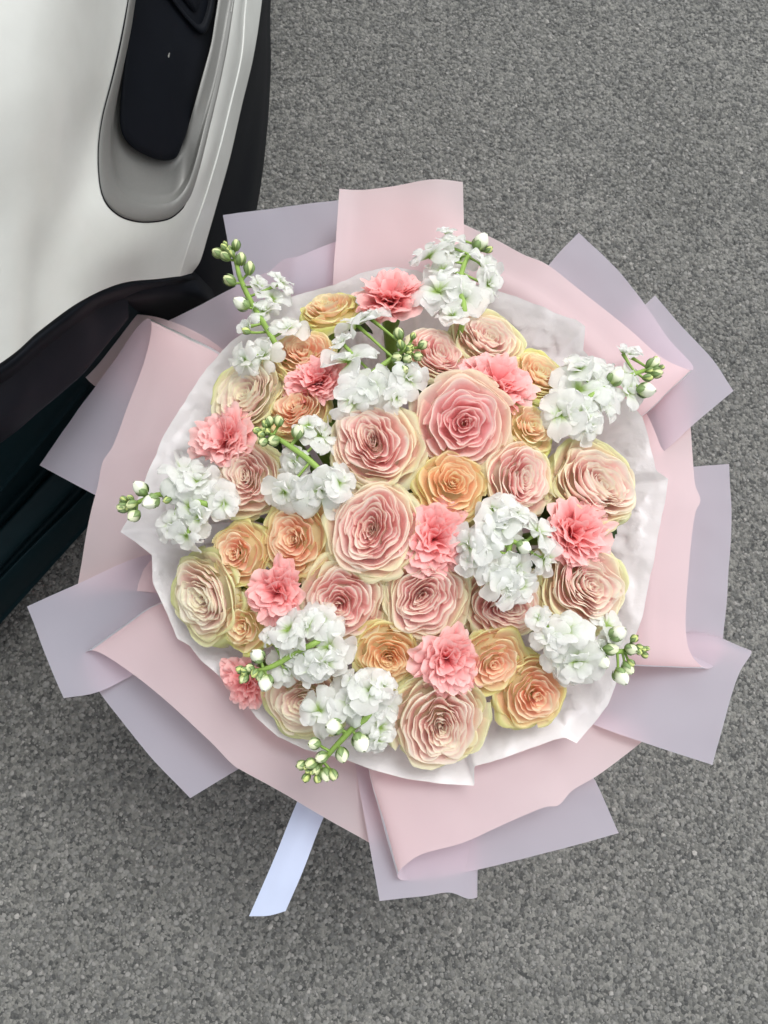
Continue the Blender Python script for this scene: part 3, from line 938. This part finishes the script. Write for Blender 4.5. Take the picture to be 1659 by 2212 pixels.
def frame(n, spin):
    x = n.orthogonal().normalized()
    x = Matrix.Rotation(spin, 3, n) @ x
    y = n.cross(x)
    return Matrix((x, y, n)).transposed().to_4x4()

def lerp(a, b, t):
    return a + (b - a) * t
def sstep(a, b, x):
    t = np.clip((x - a) / (b - a), 0, 1)
    return t * t * (3 - 2 * t)
def mixc(a, b, t):
    return np.asarray(a)[None, None, :] * (1 - t[..., None]) + np.asarray(b)[None, None, :] * t[..., None]

ROSE_TONES = {   # heart, rim, outermost
    'pink':  ((.95, .57, .565), (.94, .86, .78), (.85, .85, .57)),
    'deep':  ((.94, .53, .54), (.94, .77, .74), (.88, .80, .61)),
    'blush': ((.95, .66, .635), (.94, .88, .78), (.82, .85, .49)),
    'pale':  ((.95, .74, .71), (.94, .90, .75), (.79, .84, .42)),
    'peach': ((.97, .56, .43), (.95, .81, .61), (.83, .84, .38)),
    'amber': ((.97, .58, .38), (.94, .81, .54), (.82, .81, .38)),
    'lime':  ((.97, .64, .48), (.94, .89, .63), (.79, .84, .30)),
}

def rose(px, py, rpx, tone, label, squash=1.0, tilt=1.0, extra=(0, 0), npet=40, lift=0.0, op=1.0, seed=None, spiral=0.0):
    rng = np.random.RandomState(seed if seed is not None else int(px * 7 + py))
    p = dome(px, py, lift)
    rad = rpx * per_px(p) * 1.16
    n = facing(p, tilt, (extra[0] + rng.normal(0, .07), extra[1] + rng.normal(0, .07)))
    root = empty('rose', (0, 0, 0))
    root.matrix_world = Matrix.Translation(p) @ frame(n, rng.uniform(0, 6.28))
    tag(root, label, 'rose', 'roses in the bouquet')
    heart, rim, outer = [np.array(c) for c in ROSE_TONES[tone]]
    nu, nv = 17, 9
    u = np.linspace(-1, 1, nu)[:, None]
    v = np.array([0, .25, .48, .66, .80, .89, .95, .98, 1.0])[None, :]
    faces = grid_faces(nu, nv)
    hand = 1 if rng.rand() < .5 else -1
    sq = rng.uniform(.45, .95) * (1 - spiral) * (.35 if tone in ('peach', 'amber', 'lime') else 1)          # how squeezed the heart is
    tw = rng.uniform(-1.2, 1.2)
    offc = rng.normal(0, .09, 2)
    lob = rng.uniform(0, 6.28)
    lobn = rng.choice([2, 3, 4, 5])
    lobe = rng.uniform(.02, .08) * (1 - .6 * spiral)
    opn = rng.uniform(.92, 1.10) + .10 * spiral + (.22 if tone in ('peach', 'amber', 'lime') else 0)
    deepc = rng.uniform(0, .16)
    nout = 6                                              # guard petals, rolled back
    ph_out = rng.uniform(0, 6.28)
    for i in range(npet + nout):
        guard = i >= npet
        t = min(1.0, i / (npet - 1))
        az = i * 2.39996 * hand + rng.normal(0, .18)
        if guard:
            g_ = i - npet
            az = ph_out + g_ * 2.39996 + rng.normal(0, .15)
        span = lerp(1.7, .84, t ** .6) * rng.uniform(.88, 1.18)
        rr_ = .035 + .93 * t ** opn + rng.normal(0, .012 + .016 * t)
        h = .34 - deepc * (1 - t) ** 2 + .08 * math.sin(math.pi * min(t * 1.1, 1)) - .24 * t ** 2.4 + rng.normal(0, .020)
        curl = .01 + (.05 + .10 * rng.rand()) * t ** 2
        flare = .05 + .10 * t
        if guard:
            rr_ = rng.uniform(.97, 1.05)
            h = .06 - .04 * g_ + rng.normal(0, .03)
            span = rng.uniform(.60, .78)
            curl = rng.uniform(.10, .26)
            flare = .12
        rb = max(.02, rr_ - lerp(.09, .30, t)) if not guard else .62
        zb = h - lerp(.40, .34, t) if not guard else h - .22
        Lu = 1 - (.05 + .12 * t) * np.abs(u) ** 3 + .03 * np.sin(3.1 * u + rng.uniform(0, 6)) + rng.uniform(0, .07) * t * np.exp(-(u / .20) ** 2) + rng.normal(0, .011, (nu, 1)) * (.4 + t)
        vv_ = v * Lu
        cl = np.clip(vv_, 0, 1.1)
        prof_ = (np.sin(cl * math.pi / 2) ** 1.15) * (1 - flare) + flare * cl ** 7
        if guard:
            prof_ = .72 * np.sin(cl * math.pi / 2) ** .9 + .28 * cl ** 4
        r_ = rb + (rr_ - rb) * prof_
        z = zb + (h - zb) * cl ** (1.15 if not guard else .8) - curl * (np.clip(vv_ - .78, 0, 1) / .22) ** 2
        r_ = r_ + hand * .030 * u * (.4 + t) * vv_
        wv = vv_ ** 4
        f1, f2, f3, f4 = rng.uniform(0, 6.28, 4)
        A = (.010 + .026 * t) * rng.uniform(.6, 1.5)
        k1, k2 = rng.uniform(2.6, 5.0), rng.uniform(7, 11)
        wz = vv_ ** 2.6
        r_ = r_ + wz * A * (1.5 * np.sin(k1 * u + f1) + .40 * np.sin(k2 * u + f2))
        z = z + wv * A * (1.3 * np.sin(k1 * 1.2 * u + f3) + .55 * np.sin(k2 * u + f4))
        th = az + u * span
        x, y = r_ * np.cos(th), r_ * np.sin(th)
        # the heart is squeezed, twisted and a little off centre
        s = (1 - t) ** .9
        x = x * (1 + .40 * sq * s)
        y = y * (1 - .55 * sq * s)
        a_ = tw * s
        x, y = x * math.cos(a_) - y * math.sin(a_), x * math.sin(a_) + y * math.cos(a_)
        # irregular lobes shared by all petals
        rad2 = np.sqrt(x * x + y * y) + 1e-6
        an = np.arctan2(y, x)
        mid_ = np.exp(-((rad2 - .45) / .25) ** 2)
        g = 1 + lobe * mid_ * np.sin(lobn * an + lob) + .05 * mid_ * np.sin(7 * an + 2 * lob + 9 * rad2) + .03 * np.sin(5 * an + 2 * lob)
        x, y = x * g + offc[0] * s, y * g + offc[1] * s
        pts = np.stack([x * squash * rad, y * rad, z * rad * .95 * op], -1)
        edge = sstep(.58, 1.0, vv_ + .08 * (np.abs(u) - .4))
        rimline = sstep(.92, 1.0, v + 0 * u)[..., None] * .75
        body_ = heart * (1 - .25 * t) + rim * .25 * t
        inner = mixc(body_, rim, edge)
        green = sstep(.66, 1.06, np.full_like(vv_, t + (.18 if guard else 0)) + .10 * (vv_ - .7) + .06 * math.sin(f1)) * (.25 + .75 * sstep(.35, 1.0, vv_))
        col = inner * (1 - green[..., None]) + outer[None, None, :] * green[..., None]
        lightrim = rim * .45 + np.array((.90, .88, .62)) * .55
        col = col * (1 - rimline) + lightrim[None, None] * rimline
        col = col * (1 + rng.normal(0, .025))
        obj('petal', pts.reshape(-1, 3), faces, M_rose, root, np.clip(col, 0, .92).reshape(-1, 3))
    bv, bc_ = [], []
    for i in range(16):
        for r0, z0 in ((.05, .05), (.45, -.02), (.80, -.16), (.78, -.30), (.55, -.48), (.25, -.58)):
            bv.append((r0 * rad * squash * math.cos(i * math.pi / 8), r0 * rad * math.sin(i * math.pi / 8), z0 * rad))
            bc_.append(outer * .6 + heart * .4)
    obj('petal_base', bv, grid_faces(16, 6, True), M_rose, root, bc_)
    # stem down to the waist of the bouquet, with the green cup under the petals
    inv = root.matrix_world.inverted()
    b = inv @ (BIND + Vector((rng.uniform(-.03, .03), rng.uniform(-.03, .03), 0)))
    vs, fs = tube([(0, 0, -.25 * rad), (0, 0, -.55 * rad), (0, 0, -1.0 * rad), tuple(b)], [.30 * rad, .22 * rad, .0035, .003], 7)
    obj('stem', vs, fs, M_stem, root)
    # two leaves below the bloom
    for q in range(3):
        an0 = rng.uniform(0, 6.28)
        lu = np.linspace(-1, 1, 5)[:, None]
        lv_ = np.linspace(0, 1, 8)[None, :]
        wd_ = .42 * np.sin(np.pi * lv_ ** .8) * rad
        xx = .25 * rad + lv_ * 1.0 * rad + 0 * lu
        yy = lu * wd_
        zz_ = -.62 * rad - .28 * rad * lv_ ** 2 + .12 * rad * np.abs(lu) + 0 * lv_
        pts = np.stack([xx * math.cos(an0) - yy * math.sin(an0), xx * math.sin(an0) + yy * math.cos(an0), zz_], -1)
        obj('leaf', pts.reshape(-1, 3), grid_faces(5, 8), M_leaf, root)
    return root

def carnation(px, py, rpx, label, squash=1.0, tilt=1.0, extra=(0, 0), pale=0.0, npet=66, lift=0.003):
    rng = np.random.RandomState(int(px * 5 + py * 3))
    p = dome(px, py, lift)
    rad = rpx * per_px(p) * 1.05
    n = facing(p, tilt, extra)
    root = empty('carnation')
    root.matrix_world = Matrix.Translation(p) @ frame(n, rng.uniform(0, 6.28))
    tag(root, label, 'carnation', 'carnations in the bouquet')
    nu, nv = 17, 8
    u = np.linspace(-1, 1, nu)[:, None]
    v = np.linspace(0, 1, nv)[None, :]
    zig = ((-1.0) ** np.arange(nu))[:, None] * (.4 + .8 * rng.rand(nu, 1))
    faces = grid_faces(nu, nv)
    deep = np.array((.95, .32, .34))
    mid = np.array((.96, .52, .51))
    lite = np.array((.94, .73, .70))
    clump = rng.uniform(0, 6.28)
    for i in range(npet):
        t = (i + .5) / npet
        az = i * 2.39996 + rng.normal(0, .3)
        ro = .12 + .86 * math.sqrt(t) * rng.uniform(.9, 1.06)
        H = .58 * math.sqrt(max(0.02, 1 - .85 * min(ro, 1.05) ** 2)) + rng.normal(0, .06)
        ro *= 1 + .13 * math.sin(2 * az + clump) + .08 * math.sin(3 * az + 2.3 * clump)
        az += .28 * math.sin(3 * az + clump * 1.7)
        W = (.40 + .22 * t) * rng.uniform(.85, 1.2)
        L = 1 - .30 * np.abs(u) ** 3 + .010 * zig + .04 * np.sin(4 * u + rng.uniform(0, 6))
        vv_ = v * (1 + (L - 1) * v ** 3)
        rc = ro * vv_ ** (1.7 - .6 * t)
        zc = -.40 + (H + .40) * vv_ ** .75 - .18 * t ** 2 * np.clip(vv_ - .7, 0, 1) / .3
        lat = u * W * vv_ ** 1.1
        f1, f2, f3, f4 = rng.uniform(0, 6.28, 4)
        wv = vv_ ** 2
        cr1 = wv * (.085 * np.sin(3.2 * u + f1) + .05 * np.sin(7.0 * u + f2)) * (1.2 - .5 * t)
        cr2 = wv * (.080 * np.sin(4.2 * u + f3) + .045 * np.sin(8 * u + f4))
        fold = wv * rng.uniform(-.12, .22) * (u ** 2)
        ca, sa = math.cos(az), math.sin(az)
        lean = rng.normal(0, .35)                       # petals are not square to the radius
        rx = rc + cr1 + fold - .30 * lat ** 2 / max(ro, .45)
        x = rx * ca - (lat * math.cos(lean)) * sa + lat * math.sin(lean) * ca
        y = rx * sa + (lat * math.cos(lean)) * ca + lat * math.sin(lean) * sa
        z = zc + cr2
        pts = np.stack([x * squash * rad, y * rad, z * rad * .9], -1)
        e = sstep(.35, 1.0, vv_ + 0 * u)
        pl = np.clip(pale + .55 * t ** 2 * rng.uniform(.3, 1.3), 0, 1)
        top = mid * (1 - pl) + lite * pl
        col = mixc(deep, top, e)
        rimline = sstep(.86, 1.0, vv_ + 0 * u)[..., None] * .25
        col = col * (1 - rimline) + lite[None, None] * rimline
        obj('petal', pts.reshape(-1, 3), faces, M_carn, root, np.clip(col, 0, .93).reshape(-1, 3))
    inv = root.matrix_world.inverted()
    b = inv @ (BIND + Vector((rng.uniform(-.03, .03), rng.uniform(-.03, .03), 0)))
    vs, fs = tube([(0, 0, -.15 * rad), (0, 0, -.6 * rad), (0, 0, -1.3 * rad), tuple(b)], [.32 * rad, .20 * rad, .003, .0028], 7)
    obj('stem', vs, fs, M_stem, root)
    return root

# --- stock: petals shared by all florets
def stock_petals():
    rng = np.random.RandomState(11)
    out = []
    for k in range(14):
        nu, nv = 11, 11
        u = np.linspace(-1, 1, nu)[:, None]
        v = np.array([0, .14, .28, .42, .55, .68, .79, .88, .94, .98, 1.0])[None, :]
        f = rng.uniform(0, 6.28, 6)
        wdt = .56 * rng.uniform(.85, 1.2)
        w_ = wdt * (v ** .75) * np.sqrt(np.clip(1 - np.clip((v - .58) / .425, 0, 1) ** 2.4, 0, 1)) * 1.02 + .03
        vv_ = v * (1 - .05 * np.abs(u) ** 2 + .025 * np.sin(5 * u + f[0]))
        x = vv_ + 0 * u
        y = u * w_
        edge = np.clip(np.abs(u), 0, 1) ** 2 * v
        z = (.10 * np.sin(2.2 * u + f[1]) * v + .030 * np.sin(5.0 * u + f[2]) * v ** 2 + .045 * np.sin(6 * v + f[3]) * edge
             + rng.uniform(-.16, .22) * u ** 2 * v - rng.uniform(.0, .55) * np.clip(v - .5, 0, 1) ** 2 + .10 * np.sin(math.pi * v))
        y = y + .04 * np.sin(7 * v + f[4]) * np.abs(u)
        base = sstep(.08, .42, v + 0 * u)
        sh = rng.uniform(0, 1)
        white = np.array((.85, .87, .845)) * (1 - sh) + np.array((.88, .88, .87)) * sh
        col = mixc((.36, .52, .06), white, base)
        tint = (1 - sstep(.25, .75, v + 0 * u))[..., None] * .18
        col = col * (1 - tint) + np.array((.66, .80, .50))[None, None] * tint
        pts = np.stack([x, y + 0 * x, z + 0 * x], -1).reshape(-1, 3)
        out.append(mesh('petal', pts, grid_faces(nu, nv), M_stock, col.reshape(-1, 3)))
    return out
STOCK_P = stock_petals()

def bud_meshes():
    rng = np.random.RandomState(5)
    hearts, calyx = [], []
    for k in range(4):
        # closed petals: a furrowed egg
        na, nl = 14, 9
        vs, cs = [], []
        for i in range(na):
            th = 2 * math.pi * i / na
            for j in range(nl):
                s = j / (nl - 1)
                r_ = .78 * math.sin(math.pi * (.06 + .90 * s)) ** .8 * (1 + .12 * math.sin(4 * th + 3 * s + k) * s)
                z = -.75 + 1.75 * s + .06 * math.sin(5 * th + k) * s
                vs.append((r_ * math.cos(th + s * .6), r_ * math.sin(th + s * .6), z))
                g = min(1, max(0, (s - .15) / .5))
                yl = k / 3.0
                a_ = np.array((.36, .50, .12)) * (1 - g) + (np.array((.80, .83, .70)) * (1 - yl) + np.array((.62, .70, .26)) * yl) * g
                cs.append(a_)
        hearts.append(mesh('bud_petals', vs, grid_faces(na, nl, True), M_bud, cs))
        vs, fs, cs = [], [], []
        for q in range(4):
            a0 = math.pi / 2 * q + rng.uniform(-.2, .2)
            for i in range(5):
                uu = i / 2 - 1
                for j in range(7):
                    s = j / 6
                    r_ = .86 * math.sin(math.pi * (.08 + .72 * s)) ** .85 + .03
                    w_ = .62 * math.sin(math.pi * min(1, .22 + .80 * s)) ** .7 if s < 1 else .02
                    th = a0 + uu * w_
                    ln = (1.2, 1.5, 1.72, 1.80)[k]
                    vs.append((r_ * math.cos(th), r_ * math.sin(th), -.82 + ln * s))
                    cs.append((np.array((.20, .31, .085)) * (1 - s) + np.array((.24, .33, .16)) * s) * (1.25 if abs(uu) < .3 else .85))
            b0 = q * 35
            fs += [tuple(b0 + x for x in f) for f in grid_faces(5, 7)]
        calyx.append(mesh('sepals', vs, fs, M_bud, cs))
    return hearts, calyx
BUD_H, BUD_C = bud_meshes()

def stock(label, stem_px, florets, buds, lift=0.028, tip_lift=0.01):
    rng = np.random.RandomState(int(stem_px[0][0] + stem_px[0][1] * 3))
    spts = [dome(x, y, lift - .004 + tip_lift * i / max(1, len(stem_px) - 1)) for i, (x, y) in enumerate(stem_px)]
    root = empty('stock_stem', spts[0])
    tag(root, label, 'stock flower', 'white stock stems in the bouquet')
    o0 = Vector(spts[0])
    a = np.array([tuple(q) for q in spts])
    vs, fs = tube([tuple(BIND - o0 + Vector((rng.uniform(-.03, .03), rng.uniform(-.03, .03), 0))), tuple((BIND - o0) * .35 + Vector((0, 0, -.03)))] + [tuple(q - o0) for q in spts], [.003, .0033, .0036, .0036, .0033, .0024], 8, 40)
    sv, sf = list(vs), list(fs)
    def nearest(p):
        best = None
        for i in range(len(spts) - 1):
            d = spts[i + 1] - spts[i]
            t = max(0, min(1, (p - spts[i]).dot(d) / d.length_squared))
            q = spts[i] + d * t
            if best is None or (p - q).length < (p - best).length:
                best = q
        return best
    cen = sum((Vector(q) for q in spts), Vector()) / len(spts)
    if len(florets) > 9:
        florets = [f for i, f in enumerate(florets) if i % 4 != 3]
    for (x, y, rp) in florets:
        lf = lift + rng.uniform(-.006, .010)
        p = dome(x, y, lf)
        rad = rp * per_px(p) * (1.10 if lift > .03 else 1.20)
        q = nearest(p)
        away = Vector((p.x - q.x, p.y - q.y, 0))
        axis_d = Vector((p.x - AX.x, p.y - AX.y, 0))
        n = Vector((0, 0, 1)) + away * 22 + axis_d * 1.4 + Vector((rng.normal(0, .22), rng.normal(0, .22), 0))
        n.normalize()
        fl = empty('floret')
        fl.parent = root
        fl.matrix_world = Matrix.Translation(p - n * rad * .25) @ frame(n, rng.uniform(0, 6.28))
        fl.matrix_parent_inverse = Matrix()
        fl.matrix_local = Matrix.Translation(p - n * rad * .25 - o0) @ frame(n, rng.uniform(0, 6.28))
        a0 = rng.uniform(0, 6.28)
        layers = ((5, 4, 1.10), (4, 26, .76), (rng.randint(0, 4), 66, .42)) if rp > 25 else ((4, 35, 1.0), (3, 62, .75))
        for li, (cnt, el, ln) in enumerate(layers):
            for k in range(cnt):
                me = STOCK_P[rng.randint(len(STOCK_P))]
                o = bpy.data.objects.new('petal', me)
                COL.objects.link(o)
                o.parent = fl
                azm = a0 + li * .6 + 2 * math.pi * k / cnt + rng.normal(0, .18)
                ele = R(el + rng.normal(0, 8))
                s_ = rad * ln * rng.uniform(.86, 1.14)
                o.matrix_local = (Matrix.Rotation(azm, 4, 'Z') @ Matrix.Rotation(-ele, 4, 'Y') @ Matrix.Rotation(rng.normal(0, .30), 4, 'X')
                                  @ Matrix.Diagonal((s_, s_ * rng.uniform(.9, 1.2), s_, 1)))
        v2, f2 = tube([tuple(q - o0), tuple(lerp(q, p, .5) - o0 - Vector((0, 0, .003))), tuple(p - n * rad * .22 - o0)], [.0016, .0016, .0026], 6, 6)
        b0 = len(sv)
        sv += v2
        sf += [tuple(k + b0 for k in f) for f in f2]
    tip = spts[-1]
    extra_b = []
    if len(buds) > 4:
        (tx, ty), (sx, sy) = stem_px[-1], stem_px[-2]
        for _ in range(5):
            extra_b.append((tx + (tx - sx) * .15 + rng.normal(0, 9), ty + (ty - sy) * .15 + rng.normal(0, 9), rng.uniform(6.5, 9.5)))
    for (x, y, rp) in list(buds) + extra_b:
        p = dome(x, y, lift + tip_lift + rng.uniform(0, .006))
        rad = rp * per_px(p) * .92
        q = nearest(p)
        d = (p - q)
        d.z = 0
        n = (d.normalized() * .7 if d.length > .002 else Vector((0, 0, 0))) + Vector((0, 0, .75)) + Vector((p.x - AX.x, p.y - AX.y, 0)) * 1.5
        n = n.normalized()
        kk = 3 if rp < 13 else (2 if rp < 17 else (1 if rp < 20 else 0))
        bo = bpy.data.objects.new('bud', BUD_H[kk])
        COL.objects.link(bo)
        bo.parent = root
        bo.matrix_local = Matrix.Translation(p - o0) @ frame(n, rng.uniform(0, 6.28)) @ Matrix.Diagonal((rad * 1.0, rad * 1.0, rad * 1.15, 1))
        so = bpy.data.objects.new('sepals', BUD_C[kk])
        COL.objects.link(so)
        so.parent = bo
        v2, f2 = tube([tuple(q - o0), tuple(lerp(q, p, .6) - o0 - Vector((0, 0, .004))), tuple(p - n * rad * .7 - o0)], [.0018, .0016, .0018], 6, 7)
        b0 = len(sv)
        sv += v2
        sf += [tuple(k + b0 for k in f) for f in f2]
    obj('stem', sv, sf, M_stem, root)
    return root

# --- roses
rose(995, 915, 100, 'deep', 'largest rose, deep pink and wide open, right of centre above the amber rose', tilt=.4, extra=(.05, -.28), npet=31, op=1.1, spiral=.8, lift=.012)
rose(812, 962, 94, 'pink', 'dusty pink rose with a slit heart, left of the deep pink rose', npet=44, lift=.012)
rose(808, 1143, 97, 'pink', 'cream edged pink rose with an upright oval heart, lower left of the amber rose', squash=1.0, npet=42, lift=.012)
rose(745, 1290, 90, 'pink', 'pink rose with a small spiral heart, above the lower left white stock', npet=38, spiral=.8)
rose(922, 1292, 86, 'pink', 'dense dusty pink rose below the middle coral carnation', npet=47)
rose(1085, 1300, 84, 'pink', 'pink rose half hidden beneath the central white stock cluster', npet=44, lift=-.006)
rose(1122, 1035, 80, 'pink', 'pink rose right of the amber rose, above the central stock cluster', npet=42)
rose(1283, 1043, 98, 'blush', 'pale blush rose with lime outer petals at the right edge below the right stock', npet=47, tilt=.8)
rose(1262, 1268, 96, 'blush', 'blush rose with ruffled folded rims at the right, under the right carnation', npet=42, tilt=.8)
rose(945, 1552, 102, 'blush', 'ruffled blush rose at the bottom edge on the tissue paper', npet=47, tilt=.75)
rose(660, 1505, 88, 'pale', 'pale rose half hidden between the two lowest stock stems', npet=34, tilt=.8, lift=-.012)
rose(443, 1290, 90, 'pale', 'pale greenish cream rose at the far left edge on the tissue', npet=42, tilt=.9)
rose(540, 1037, 76, 'blush', 'blush pink rose beside the far left white stock', npet=42, tilt=.8)
rose(540, 850, 84, 'pale', 'cream pink rose at the upper left edge, above the light pink carnation', npet=42, tilt=.9)
rose(1050, 735, 74, 'blush', 'cream blush rose directly below the top white stock', npet=42, tilt=.8)
rose(945, 765, 66, 'pink', 'soft pink rose behind the buds of the upper middle stock', npet=38)
rose(712, 668, 60, 'lime', 'small yellow green peach rose at the top edge beside the top carnation', npet=26, tilt=1.1, lift=-.004)
rose(655, 768, 68, 'peach', 'peach rose left of the upper middle white stock', npet=30, tilt=.8)
rose(642, 885, 68, 'peach', 'peach rose partly hidden behind the buds of the left middle stock', npet=30)
rose(1165, 812, 62, 'lime', 'light peach rose between the upper right carnation and the right stock', npet=30)
rose(1143, 928, 60, 'lime', 'small yellow rose with lime outer petals right of the deep pink rose', npet=28, spiral=.7)
rose(974, 1050, 76, 'amber', 'amber orange rose at the very centre of the bouquet', npet=30, spiral=.6, lift=.008)
rose(640, 1167, 80, 'peach', 'bright peach rose left of the middle, its rim green and wavy', npet=30, spiral=.6)
rose(520, 1195, 64, 'peach', 'small peach rose with lime outer petals below the far left stock', npet=28, spiral=.6)
rose(530, 1350, 60, 'lime', 'peach rose in lime outer petals at the lower left above the hidden carnation', npet=25, spiral=.6)
rose(834, 1412, 68, 'amber', 'golden peach rose with a green rim, left of the lower carnation', npet=30, spiral=.3)
rose(1062, 1430, 74, 'peach', 'narrow upright peach rose between the lower carnation and the lower right stock', squash=.85, npet=22, spiral=.7)
rose(1148, 1496, 76, 'peach', 'salmon peach rose at the lower right edge on the tissue', npet=26, tilt=.8)

# --- carnations
carnation(845, 650, 76, 'coral carnation at the top edge left of the top white stock', tilt=.8)
carnation(690, 825, 66, 'coral carnation tucked between the two upper left peach roses')
carnation(1068, 835, 80, 'coral carnation with pale outer petals above the deep pink rose', pale=.05)
carnation(490, 950, 74, 'light pink carnation at the left edge above the far left stock', pale=.35)
carnation(937, 1165, 80, 'strong coral carnation touching the left of the central stock cluster')
carnation(1236, 1155, 84, 'coral carnation right of the central stock cluster', pale=.05)
carnation(600, 1280, 70, 'coral carnation at the left between the spiral pink rose and the greenish rose', pale=.05)
carnation(965, 1425, 76, 'two tone coral and pale carnation at the lower middle', pale=.2)
carnation(535, 1470, 58, 'coral carnation mostly hidden behind the lower left stock tip', lift=-.02, tilt=.9)

# --- white stock
stock('white stock at the top of the bouquet, a compact cluster without a long tip',
      [(1001, 690), (992, 620), (1008, 560), (1037, 530)],
      [(922, 546, 40), (958, 522, 32), (988, 550, 40), (1021, 561, 36), (952, 577, 34), (942, 621, 46), (1001, 635, 50), (974, 625, 36), (1057, 577, 36), (1061, 615, 32), (978, 675, 30), (912, 605, 24), (965, 502, 20)],
      [(1037, 526, 22), (1055, 540, 10)])
stock('white stock at the upper left with a bare green stem rising to buds',
      [(598, 748), (567, 694), (538, 644), (518, 598), (508, 560), (495, 542)],
      [(571, 667, 30), (611, 606, 30), (565, 766, 34), (522, 779, 34), (624, 703, 34), (591, 640, 30), (535, 702, 24), (560, 612, 26)],
      [(472, 548, 14), (510, 531, 13), (488, 555, 13), (520, 561, 15), (538, 581, 16), (498, 607, 16), (523, 657, 20), (533, 715, 11), (485, 536, 10)])
stock('white stock at the upper middle bending towards a tuft of green buds',
      [(772, 830), (790, 818), (814, 798), (846, 775), (879, 752)],
      [(766, 693, 40), (796, 680, 32), (750, 770, 46), (796, 722, 38), (763, 865, 42), (806, 836, 40), (885, 816, 36), (829, 723, 30), (862, 860, 28), (735, 735, 26)],
      [(862, 723, 15), (892, 727, 9), (866, 746, 12), (856, 773, 15), (879, 775, 13), (912, 746, 13), (902, 770, 13), (872, 799, 13), (885, 750, 10)])
stock('white stock at the right pointing over the pink film with ribbed green buds',
      [(1252, 875), (1314, 832), (1360, 812), (1410, 794)],
      [(1252, 788, 40), (1256, 835, 52), (1282, 795, 36), (1218, 803, 30), (1212, 894, 42), (1263, 894, 38), (1307, 872, 36), (1332, 908, 38), (1296, 830, 32), (1362, 845, 32), (1278, 923, 34), (1234, 923, 28), (1347, 803, 26), (1365, 766, 24), (1347, 759, 20)],
      [(1329, 817, 22), (1409, 788, 18), (1416, 806, 15), (1394, 843, 22), (1398, 816, 12)])
stock('white stock left of the middle with a thick green stem and grey green buds',
      [(700, 1026), (685, 1010), (659, 987), (616, 957), (578, 935)],
      [(699, 937, 38), (633, 1003, 30), (610, 1066, 38), (696, 1063, 52), (665, 915, 26), (737, 1040, 34), (649, 1080, 32)],
      [(583, 911, 13), (602, 911, 14), (643, 934, 18), (557, 931, 11), (593, 951, 16), (570, 954, 13), (566, 938, 11)])
stock('white stock at the far left reaching over the tissue edge',
      [(455, 1092), (410, 1080), (368, 1070), (335, 1070), (283, 1092)],
      [(398, 1017, 45), (378, 1050, 34), (424, 1033, 38), (451, 1003, 30), (457, 1083, 40), (368, 1139, 34), (405, 1096, 36), (457, 1162, 36), (398, 1162, 34), (424, 1122, 36), (484, 1089, 28), (348, 1036, 22)],
      [(305, 1056, 20), (327, 1083, 22), (362, 1080, 10), (269, 1096, 16), (286, 1089, 14), (290, 1113, 18), (269, 1080, 10)])
stock('round white stock cluster seen from above, right of the middle coral carnation',
      [(1095, 1240), (1098, 1200), (1105, 1170), (1125, 1178)],
      [(1062, 1098, 40), (1083, 1134, 54), (1111, 1102, 42), (1022, 1128, 42), (1044, 1169, 44), (1006, 1177, 38), (1014, 1208, 36), (1071, 1213, 44), (1071, 1243, 42), (1121, 1231, 42), (1168, 1145, 42), (1192, 1169, 38), (1181, 1210, 36), (1101, 1277, 42), (1131, 1267, 36)],
      [(1131, 1181, 20)], lift=.036)
stock('white stock at the lower left pointing to the tissue with dark green tip buds',
      [(690, 1382), (643, 1407), (587, 1440), (534, 1454)],
      [(617, 1358, 36), (660, 1348, 40), (696, 1338, 36), (604, 1404, 40), (643, 1415, 30), (620, 1450, 36), (713, 1404, 46), (739, 1417, 30), (673, 1450, 34), (583, 1373, 24), (703, 1437, 32)],
      [(557, 1417, 20), (521, 1447, 12), (528, 1463, 14), (541, 1444, 13), (574, 1473, 22), (564, 1460, 14), (551, 1453, 12)])
stock('lowest white stock, its row of round buds hanging over the film',
      [(800, 1535), (759, 1576), (719, 1619), (684, 1660)],
      [(756, 1513, 46), (799, 1490, 40), (782, 1533, 40), (825, 1536, 44), (686, 1536, 42), (825, 1576, 36), (819, 1605, 26), (759, 1473, 26), (832, 1477, 28)],
      [(723, 1569, 24), (680, 1606, 17), (739, 1629, 19), (779, 1602, 25), (696, 1635, 17), (653, 1652, 14), (673, 1649, 16), (683, 1662, 14), (703, 1672, 17), (663, 1678, 12), (719, 1672, 14), (686, 1680, 11)])
stock('white stock at the lower right with a spray of green buds over the pink fold',
      [(1242, 1405), (1297, 1402), (1333, 1408), (1375, 1400)],
      [(1224, 1358, 42), (1191, 1380, 36), (1249, 1376, 36), (1191, 1420, 38), (1249, 1434, 46), (1213, 1423, 34), (1315, 1347, 36), (1278, 1460, 36), (1235, 1460, 30), (1297, 1398, 24), (1162, 1332, 26)],
      [(1333, 1369, 22), (1318, 1402, 18), (1300, 1427, 20), (1369, 1380, 11), (1362, 1402, 17), (1380, 1398, 10), (1391, 1414, 9), (1355, 1442, 17), (1340, 1460, 22), (1362, 1431, 10)])
